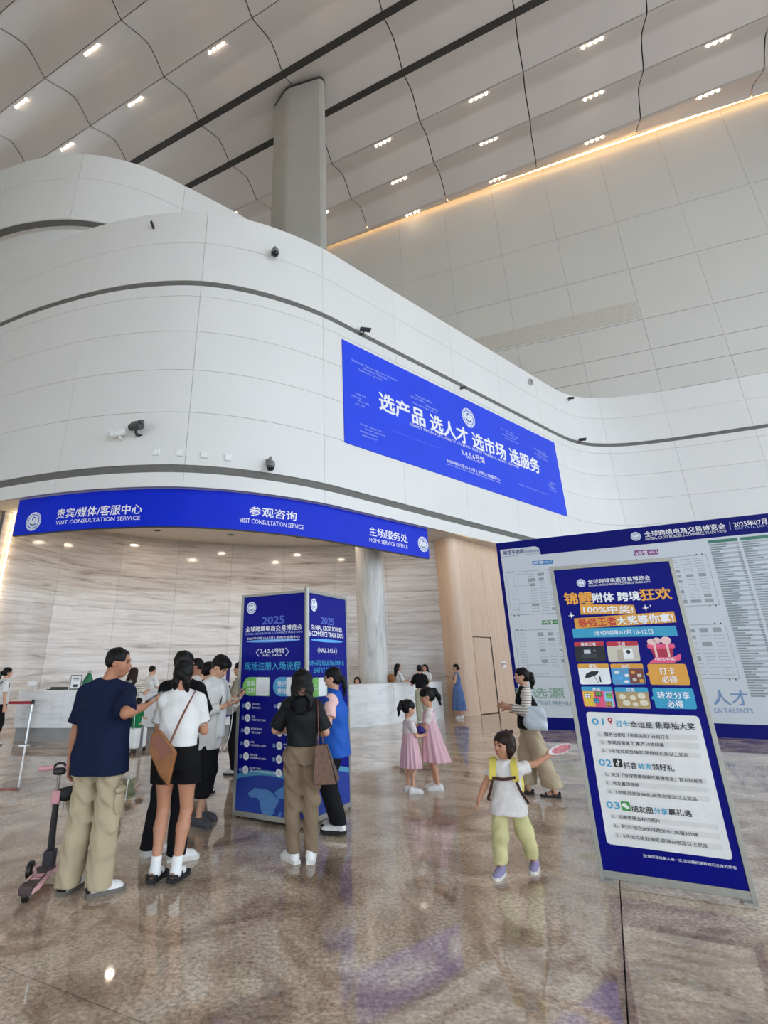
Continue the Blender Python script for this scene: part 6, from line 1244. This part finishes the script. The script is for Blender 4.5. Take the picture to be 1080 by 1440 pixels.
far(1.6, 1.13, 17.45, 170, 'seated woman whose head just shows over the right counter', WHITEC, BLACKP, hair='long', drop=.30, wr=[(.12, .3, 1.0), (-.12, .3, 1.0)])
far(1.64, -7.42, 13.0, -55, 'woman in white T-shirt with a dark backpack at the left frame edge', WHITEC, BLACKP, hair='tail', extra=tail, h=.015)
e = empty('backpack', (-7.42, 13.0, 0), D(-55)); F = Field(); F.ell(V(0, -.2, 1.1), V(.15, .1, .2), None, .01); F.ell(V(0, -.24, 1.02), V(.12, .09, .12), None, .03); field_obj('pack', F, .014, cloth('dark grey nylon', '#33342F'), e)
for sd in (1, -1): bag_strap('strap', [(sd * .09, -.14, 1.28), (sd * .1, -.02, 1.375), (sd * .11, .1, 1.3), (sd * .13, .06, 1.05), (sd * .12, -.12, .95)], .05, STRAPK, e, (1, 0, 0), .012)
tag(e, 'dark backpack worn by the woman in the white T-shirt at left', 'backpack')
far(1.62, -4.2, 12.35, -8, 'woman with brown hair in a cream and brown striped top at the left counter', STRIPES, BLACKP, hair='long', hm=HAIRB, long=.1, wr=[(.2, .3, 1.1), (-.1, .3, 1.08)], h=.014)
far(1.66, -4.72, 15.35, -40, 'staff member with black hair and white collar behind the left counter', WHITEC, BLACKP, 'm', wr=[(.12, .3, 1.12), (-.12, .3, 1.12)])
far(1.75, -2.04, 9.0, 98, 'man in white shirt seen between the woman in white and the young man', WHITEC, BLACKP, 'm', sk=SKIN3, h=.014, wr=[(.1, .3, 1.1), (-.1, .3, 1.12)])
far(1.63, -2.62, 12.1, 20, 'man in dark shirt standing in front of the left counter', cloth('charcoal cotton', '#3A3A3E'), BLACKP, 'm', wr=[(.12, .3, 1.12), (-.12, .3, 1.12)])
far(1.69, -1.68, 8.2, -60, 'woman in dark top right behind the young man in white', BLACKC, BLACKP, hair='bob', h=.014, wr=[(.12, .28, 1.15), (-.12, .28, 1.15)])
far(1.7, -1.40, 9.5, 80, 'person in beige top carrying a purple tote behind the display column', cloth('sand cotton', '#9C927F'), BLACKP, hair='short', h=.014, wr=[(.1, .28, 1.1), (-.12, .3, 1.08)])
# child on the luggage trolley
P = Person(.98, 'm', True); P.sit(.0); P.feet = {1: (V(.07, .16, .12), 0), -1: (V(-.07, .16, .12), 0)}; P.hip_z = .5; P.sh_z = .78; P.H_top = 1.02; P.wrist = {1: V(.12, .16, .62), -1: V(-.12, .16, .62)}
P.solve().skin(SKIN2, .012, armr=.85); P.hair(HAIR, .009, 'short', fringe=.05); P.face(FACE, .006); P.top('t_shirt', GREENC, .47, .011, sleeve=.7, grow=.018, srad=.055); P.legs('shorts', GREENC, .011, hem=.36, thigh=.085, knee=.08, ankle=.08, top_z=.55); P.shoes(SHW, SOLEW, .009)
place(P, -3.86, 11.85, -15, 'small child in green shirt and shorts sitting on a luggage trolley')

# ------------------------------------------------------------------ counters
CL = Plan([(-8.6, 13.9), (-7.35, 13.55), (-6.2, 13.42), (-5, 13.4), (-3.8, 13.5), (-2.6, 13.75), (-1.6, 14.1), (-.8, 14.5)]); CR = Plan([(-.4, 14.95), (.4, 15.6), (1.6, 16.58), (2.4, 17.23), (3.3, 17.97), (4.03, 18.57), (4.8, 19.2)])
def counter(PL, n, label, plinth):
    o = MASS and empty('service_counter', (*PL.at(PL.S[-1] / 2), 0)); q = np.array([*PL.at(PL.S[-1] / 2), 0])
    def sh(a0, a1, z0, z1, off, th, nm, m_): mb = PL.shell(MB(), a0, a1, z0, z1, off, th); mb.v = [tuple(np.array(v) - q) for v in mb.v]; return mb.build(nm, m_, o, smooth=True)
    J = np.linspace(0, PL.S[-1], n + 1); z0 = .3 if plinth else .0
    for a0, a1 in zip(J, J[1:]): sh(a0 + .002, a1 - .002, z0, 1.08, 0, .06, 'front_panel', COUNTER)
    if plinth: sh(0, PL.S[-1], 0, .3, -.1, .06, 'plinth', PLINTH)
    sh(0, PL.S[-1], 1.08, 1.12, .01, .62, 'worktop', COUNTER)
    sh(0, .06, z0, 1.08, -.0, .6, 'end_panel', COUNTER); sh(PL.S[-1] - .06, PL.S[-1], z0, 1.08, 0, .6, 'end_panel', COUNTER); tag(o, label, 'counter'); return o
counter(CL, 5, 'curved pale marble service counter behind the queue on the left', True); counter(CR, 4, 'straight pale marble service counter in front of the round pillar', False)
# things on the left counter
e = empty('notice_stand', (-6.1, 13.75, 1.12), .1); MB().box((-.14, 0, .0), (.14, .02, .34)).build('frame', GREY, e, bevel=.004); MB().box((-.115, -.004, .03), (.115, 0, .31)).build('notice', PALE, e)
for x0, z0, x1, z1 in ((-.07, .24, .07, .255), (-.08, .2, .08, .21), (-.05, .06, -.01, .12), (.0, .06, .05, .12)): MB().box((x0, -.006, z0), (x1, -.004, z1)).build('print_mark', DK, e)
tag(e, 'small grey framed notice standing on the left counter', 'notice')
e = empty('green_bag', (-5.82, 13.8, 1.12)); F = Field(); F.ell(V(0, 0, .15), V(.13, .07, .17), None, .01); F.ell(V(.01, 0, .3), V(.06, .04, .09), None, .06); F.cut(V(0, 0, -1), V(0, 0, .002)); field_obj('sack', F, .012, mat('green nylon', '#1E6B45', .5), e); bag_strap('handle', [(-.03, 0, .34), (-.02, 0, .44), (.03, 0, .45), (.05, 0, .34)], .02, MATS['green nylon'], e, (0, 1, 0)); MB().add([(.06, -.066, .22), (.1, -.06, .15), (.08, -.064, .1)], [(0, 1, 2)]).build('white_mark', PALE, e); tag(e, 'green bag with a handle on the left counter beside the framed notice', 'bag')
e = empty('laptop', (-6.55, 13.72, 1.12), .1); MB().box((-.22, -.02, 0), (.2, .26, .018)).build('base', BLACK, e, bevel=.004); MB().box((-.22, .24, .018), (.2, .255, .06)).build('lid', BLACK, e); tag(e, 'flat dark device lying on the left counter', 'device')
e = empty('sign_holder', (-7.1, 13.8, 1.12)); MB().lathe([(.06, 0), (.06, .01), (.008, .014), (.008, .2)], (0, 0, 0), 14).build('stem', STEEL, e, smooth=True); MB().box((-.22, -.004, .1), (.0, .004, .2)).build('card', PALE, e); tag(e, 'little steel card holder at the left end of the left counter', 'holder')
# ------------------------------------------------------------------ queue barrier
def stanchion(x, y, label):
    e = empty('queue_post', (x, y, 0)); MB().lathe([(.17, 0), (.17, .012), (.05, .03), (.03, .035)], (0, 0, 0), 28).build('base', STEEL, e, smooth=True); MB().tube([(0, 0, .03), (0, 0, .86)], .03, 16).build('pole', STEEL, e, smooth=True); MB().lathe([(.036, .84), (.036, .92), (.03, .93)], (0, 0, 0), 16).build('belt_head', BLACK, e, smooth=True); tag(e, label, 'queue post'); return e
e = stanchion(-6.7, 13.02, 'steel queue post with red belt by the left counter'); MB().box((-1.55, -.003, .845), (-.035, .003, .905)).build('belt', mat('red webbing', '#A3182E', .7), e); stanchion(-8.28, 13.02, 'steel queue post at the outer end of the red belt')
# ------------------------------------------------------------------ pink scooter
PK = mat('pink plastic', '#D99AA0', .4); PK2 = mat('pale pink plastic', '#E3B0B3', .4); e = empty('kick_scooter', (-2.21, 4.72, 0), D(9))
dk = [(-.055, -.1), (.055, -.1), (.075, -.02), (.075, .2), (.06, .3), (.12, .4), (.11, .46), (-.11, .46), (-.12, .4), (-.06, .3), (-.075, .2), (-.075, -.02)]
d_ = MB().prism(dk, .055, .085).build('deck', PK2, e, bevel=.008); MB().prism([(x * .62, y * .8 + .02) for x, y in dk[:9] + dk[9:]], .085, .09).build('grip_pad', mat('grey rubber pad', '#54494A', .8), d_)
for k in range(3): MB().box((-.035, .1 + k * .045, .09), (.035, .115 + k * .045, .094)).build('grip_rib', PK, d_)
MB().box((-.05, -.12, .05), (.05, .0, .115)).build('brake_cover', mat('brown rubber', '#4A3A38', .7), d_, bevel=.02)
def wheel(x, y, r, w_):
    mb = MB().lathe([(r * .8, -w_ / 2), (r, -w_ / 3), (r, w_ / 3), (r * .8, w_ / 2)], (0, 0, 0), 24); mb.v = [(x + z, y + b, r + a) for a, b, z in mb.v]; t = mb.build('wheel', BLACK, e, smooth=True)
    m2 = MB().lathe([(r * .5, -w_ / 2 - .004), (r * .5, w_ / 2 + .004)], (0, 0, 0), 16); m2.v = [(x + z, y + b, r + a) for a, b, z in m2.v]; m2.build('hub', GREY, t, smooth=True)
wheel(-.14, .42, .062, .045); wheel(.14, .42, .062, .045); wheel(0, -.06, .045, .05)
MB().tube([(-.12, .42, .062), (.12, .42, .062)], .015, 10).build('axle', BLACK, e); MB().box((-.045, .36, .06), (.045, .46, .2)).build('steering_block', mat('dark grey plastic', '#2E2C30', .5), e, bevel=.015)
MB().tube([(0, .42, .16), (0, .39, .3), (0, .355, .55)], [.03, .027, .025], 14).build('lower_stem', MATS['dark grey plastic'], e, smooth=True); MB().box((-.035, .315, .54), (.035, .385, .64)).build('stem_clamp', PK, e, bevel=.012); MB().tube([(0, .35, .6), (0, .325, .76)], .014, 12).build('upper_stem', STEEL, e, smooth=True)
MB().tube([(-.17, .32, .81), (-.05, .32, .815)], .019, 12).build('grip', PK, e, smooth=True); MB().tube([(.05, .32, .815), (.17, .32, .81)], .019, 12).build('grip', PK, e, smooth=True); hc = MB().box((-.05, .29, .76), (.05, .35, .815)).build('handle_hub', BLACK, e, bevel=.02); MB().tube([(.048 * math.cos(a), .32, .815 + .034 * math.sin(a)) for a in np.linspace(0, math.pi, 9)], .01, 8).build('carry_loop', BLACK, hc, smooth=True)
F = Field(); F.ell(V(.07, .36, .60), V(.06, .04, .05), None, .01); F.cone(V(.02, .36, .62), V(.13, .36, .65), .03, .022, .02); field_obj('handlebar_pouch', F, .007, STRAPK, e); tag(e, 'pink three-wheeled kick scooter standing beside the man in navy', 'scooter')
# ------------------------------------------------------------------ luggage trolley under the child, bags behind the column
e = empty('ride_on_suitcase', (-3.86, 11.85, 0), D(-15)); MB().box((-.16, -.22, .08), (.16, .2, .45)).build('shell', WHITE, e, bevel=.04); MB().box((.162, -.06, .05), (.185, .0, .5)).build('side_frame', GREY, e); MB().box((-.185, -.06, .05), (-.162, .0, .5)).build('side_frame', GREY, e)
for x in (-.14, .14):
    for y in (-.18, .16): MB().tube([(x - .02, y, .035), (x + .02, y, .035)], .035, 12).build('wheel', BLACK, e, smooth=True)
MB().tube([(-.08, -.2, .45), (-.08, -.23, .8), (.08, -.23, .8), (.08, -.2, .45)], .01, 8).build('pull_handle', STEEL, e); tag(e, 'white ride-on suitcase with a small child sitting on it', 'suitcase')
PUR = mat('violet nylon', '#2E2278', .6, var=(8, .1)); e = empty('purple_tote', (-1.56, 9.32, 0), D(80)); MB().add([(-.17, -.06, .86), (.17, -.06, .86), (.17, .06, .86), (-.17, .06, .86), (-.2, -.03, 1.2), (.2, -.03, 1.2), (.2, .03, 1.2), (-.2, .03, 1.2)], [(3, 2, 1, 0), (0, 1, 5, 4), (1, 2, 6, 5), (2, 3, 7, 6), (3, 0, 4, 7), (4, 5, 6, 7)]).build('bag', PUR, e, bevel=.02)
for x0, z0, x1, z1 in ((-.203, .96, -.195, 1.12),): MB().add([(-.196, -.03, 1.14), (-.196, .03, 1.14), (-.182, .05, .98), (-.182, -.05, .98)], [(0, 1, 2, 3)]).build('white_print', PALE, e)
MB().add([(-.15, .062, 1.0), (.12, .062, 1.0), (.14, .05, 1.12), (-.16, .05, 1.12)], [(0, 1, 2, 3)]).build('white_print', PALE, e); bag_strap('handle', [(-.08, 0, 1.19), (-.06, 0, 1.33), (.06, 0, 1.33), (.08, 0, 1.19)], .025, PUR, e, (0, 1, 0)); tag(e, 'purple tote with white print showing past the display column\'s left edge', 'bag')
e = empty('placard', (-1.5, 8.45, 1.4), .5); MB().box((-.1, -.006, 0), (.1, .006, .2)).build('card', PUR, e); MB().box((-.09, -.009, .04), (.04, -.006, .17)).build('white_field', PALE, e); MB().tube([(0, 0, 0), (0, 0, -.25)], .008, 8).build('stick', BLACK, e); tag(e, 'small navy and white placard held up behind the young man', 'placard')
e = empty('toy_pouch', (1.41, 8.12, .74)); F = Field(); F.ell(V(0, 0, .02), V(.06, .05, .05), None, .01); F.cone(V(-.03, 0, .05), V(-.01, 0, .08), .02, .015, .01); field_obj('pouch', F, .007, PUR, e); bag_strap('cord', [(.02, 0, .06), (.04, 0, .1), (0, 0, .11), (-.02, 0, .06)], .008, STRAPK, e, (0, 1, 0)); tag(e, 'small violet pouch in the hands of the two girls', 'pouch')
e = empty('handbag', (2.28, 18.02, 1.12)); F = Field(); F.ell(V(0, 0, .12), V(.14, .08, .13), None, .01); F.cut(V(0, 0, -1), V(0, 0, .002)); field_obj('bag', F, .014, LEATHER, e); bag_strap('handle', [(-.08, 0, .2), (-.05, 0, .33), (.05, 0, .33), (.08, 0, .2)], .02, STRAPB, e, (0, 1, 0)); tag(e, 'brown handbag resting on the right counter', 'bag')
# ------------------------------------------------------------------ wall fixtures
def on_wall(x, z, off=.0): a = MASS.s_of_x(x); p = MASS.at(a, off); q = MASS.at(a, off + 1); return (p[0], p[1], z), math.atan2(q[1] - p[1], q[0] - p[0]) + math.pi / 2
def dome_cam(x, z, label, m_=GREY):
    p, r = on_wall(x, z); e = empty('dome_camera', p, r); e.scale = (1.35,) * 3; MB().box((-.05, -.03, -.02), (.05, .0, .14)).build('wall_plate', m_, e); MB().tube([(0, -.02, .1), (0, -.16, .14), (0, -.18, .06)], .025, 10).build('bracket', m_, e, smooth=True); MB().lathe([(.03, .07), (.085, .03), (.095, -.04), (.09, -.08)], (0, -.18, 0), 18).build('housing', m_, e, smooth=True)
    MB().lathe([(.085, -.08), (.08, -.13), (.05, -.165), (.01, -.175)], (0, -.18, 0), 18).build('dome', mat('smoked dome', '#111113', .1), e, smooth=True); tag(e, label, 'camera')
def bullet_cam(x, z, yaw, label, m_=GREY, size=1., kids=1):
    p, r = on_wall(x, z); e = empty('bullet_camera', p, r); s = size; d = np.array([math.sin(yaw), -math.cos(yaw), -.25]); d /= np.linalg.norm(d); b = np.array([0, -.14 * s, .08 * s])
    MB().lathe([(.05 * s, 0), (.05 * s, .02)], (0, 0, 0), 14).build('wall_plate', m_, e); MB().tube([(0, 0, 0), (0, -.1 * s, -.01), tuple(b)], .02 * s, 10).build('bracket', m_, e, smooth=True); MB().tube([tuple(b - d * .12 * s), tuple(b + d * .16 * s)], .055 * s, 14).build('barrel', m_, e, smooth=True); MB().tube([tuple(b + d * .16 * s), tuple(b + d * .168 * s)], .045 * s, 14).build('lens', BLACK, e)
    MB().tube([tuple(b - d * .1 * s + V(0, 0, .052 * s)), tuple(b + d * .2 * s + V(0, 0, .056 * s))], .03 * s, 8).build('sun_shield', m_, e); tag(e, label, 'camera')
DKG = mat('dark grey metal', '#3B3C40', .4, .3)
bullet_cam(-5.55, 7.62, -1.3, 'white bullet camera left of the larger grey one on the curved wall', WHITE, 1.5); bullet_cam(-5.08, 7.72, .9, 'large dark grey bullet camera above the row of white squares', DKG, 2.0)
for i, x in enumerate((-4.53, -3.88, -3.22, -2.58)):
    p, r = on_wall(x, 7.2 - .02 * i, .0); e = empty('junction_box', p, r); e.scale = (1.2, 1, 1.2); MB().box((-.08, -.05, -.08), (.08, 0, .08)).build('cover', WHITE, e, bevel=.008); MB().box((-.05, -.055, -.05), (.05, -.05, .05)).build('lid', RIM, e); tag(e, 'small white square box on the curved wall, %s from the left of four' % ords[i], 'wall box', 'square wall boxes')
dome_cam(-1.5, 7.05, 'grey dome camera low on the curved wall right of the white boxes'); dome_cam(-1.55, 14.75, 'grey dome camera near the top of the curved wall under the tall column'); bullet_cam(-5.5, 15.35, .2, 'small dark camera near the top of the curved wall at its left', BLACK, .8)
bullet_cam(1.55, 13.02, .8, 'grey camera over the dark strip above the banner\'s upper left corner', DKG, 1.3); bullet_cam(6.1, 12.75, .3, 'small camera above the middle of the blue banner', DKG, .8); bullet_cam(14.1, 15.6, .6, 'dark curved-arm camera at the top of the inner wall bend', BLACK, 1.); bullet_cam(14.3, 13.05, .3, 'dark camera on the strip in the inner wall bend', DKG, 1.2)
p, r = on_wall(10.95, 15.4); e = empty('wall_speaker', p, r); MB().box((-.12, -.16, -.14), (.12, 0, .14)).build('cabinet', mat('light grey plastic', '#BDBCB8', .5), e, bevel=.01); MB().box((-.1, -.165, -.12), (.1, -.16, .12)).build('grille', GREY, e); tag(e, 'light grey wall speaker near the top edge of the white wall', 'speaker')
a_ = WR.s_of_x(7.0); p = WR.at(a_, .012); q = WR.at(a_, 1.012); e = empty('door_notice', (p[0], p[1], 1.53), math.atan2(q[1] - p[1], q[0] - p[0]) + math.pi / 2); MB().box((-.17, -.01, 0), (.17, .0, .24)).build('plate', PALE, e); MB().box((-.14, -.013, .08), (-.03, -.01, .17)).build('red_mark', RD, e); MB().box((.0, -.013, .11), (.13, -.01, .14)).build('red_mark', RD, e); tag(e, 'small white and red notice on the wooden wall beside the door', 'notice')
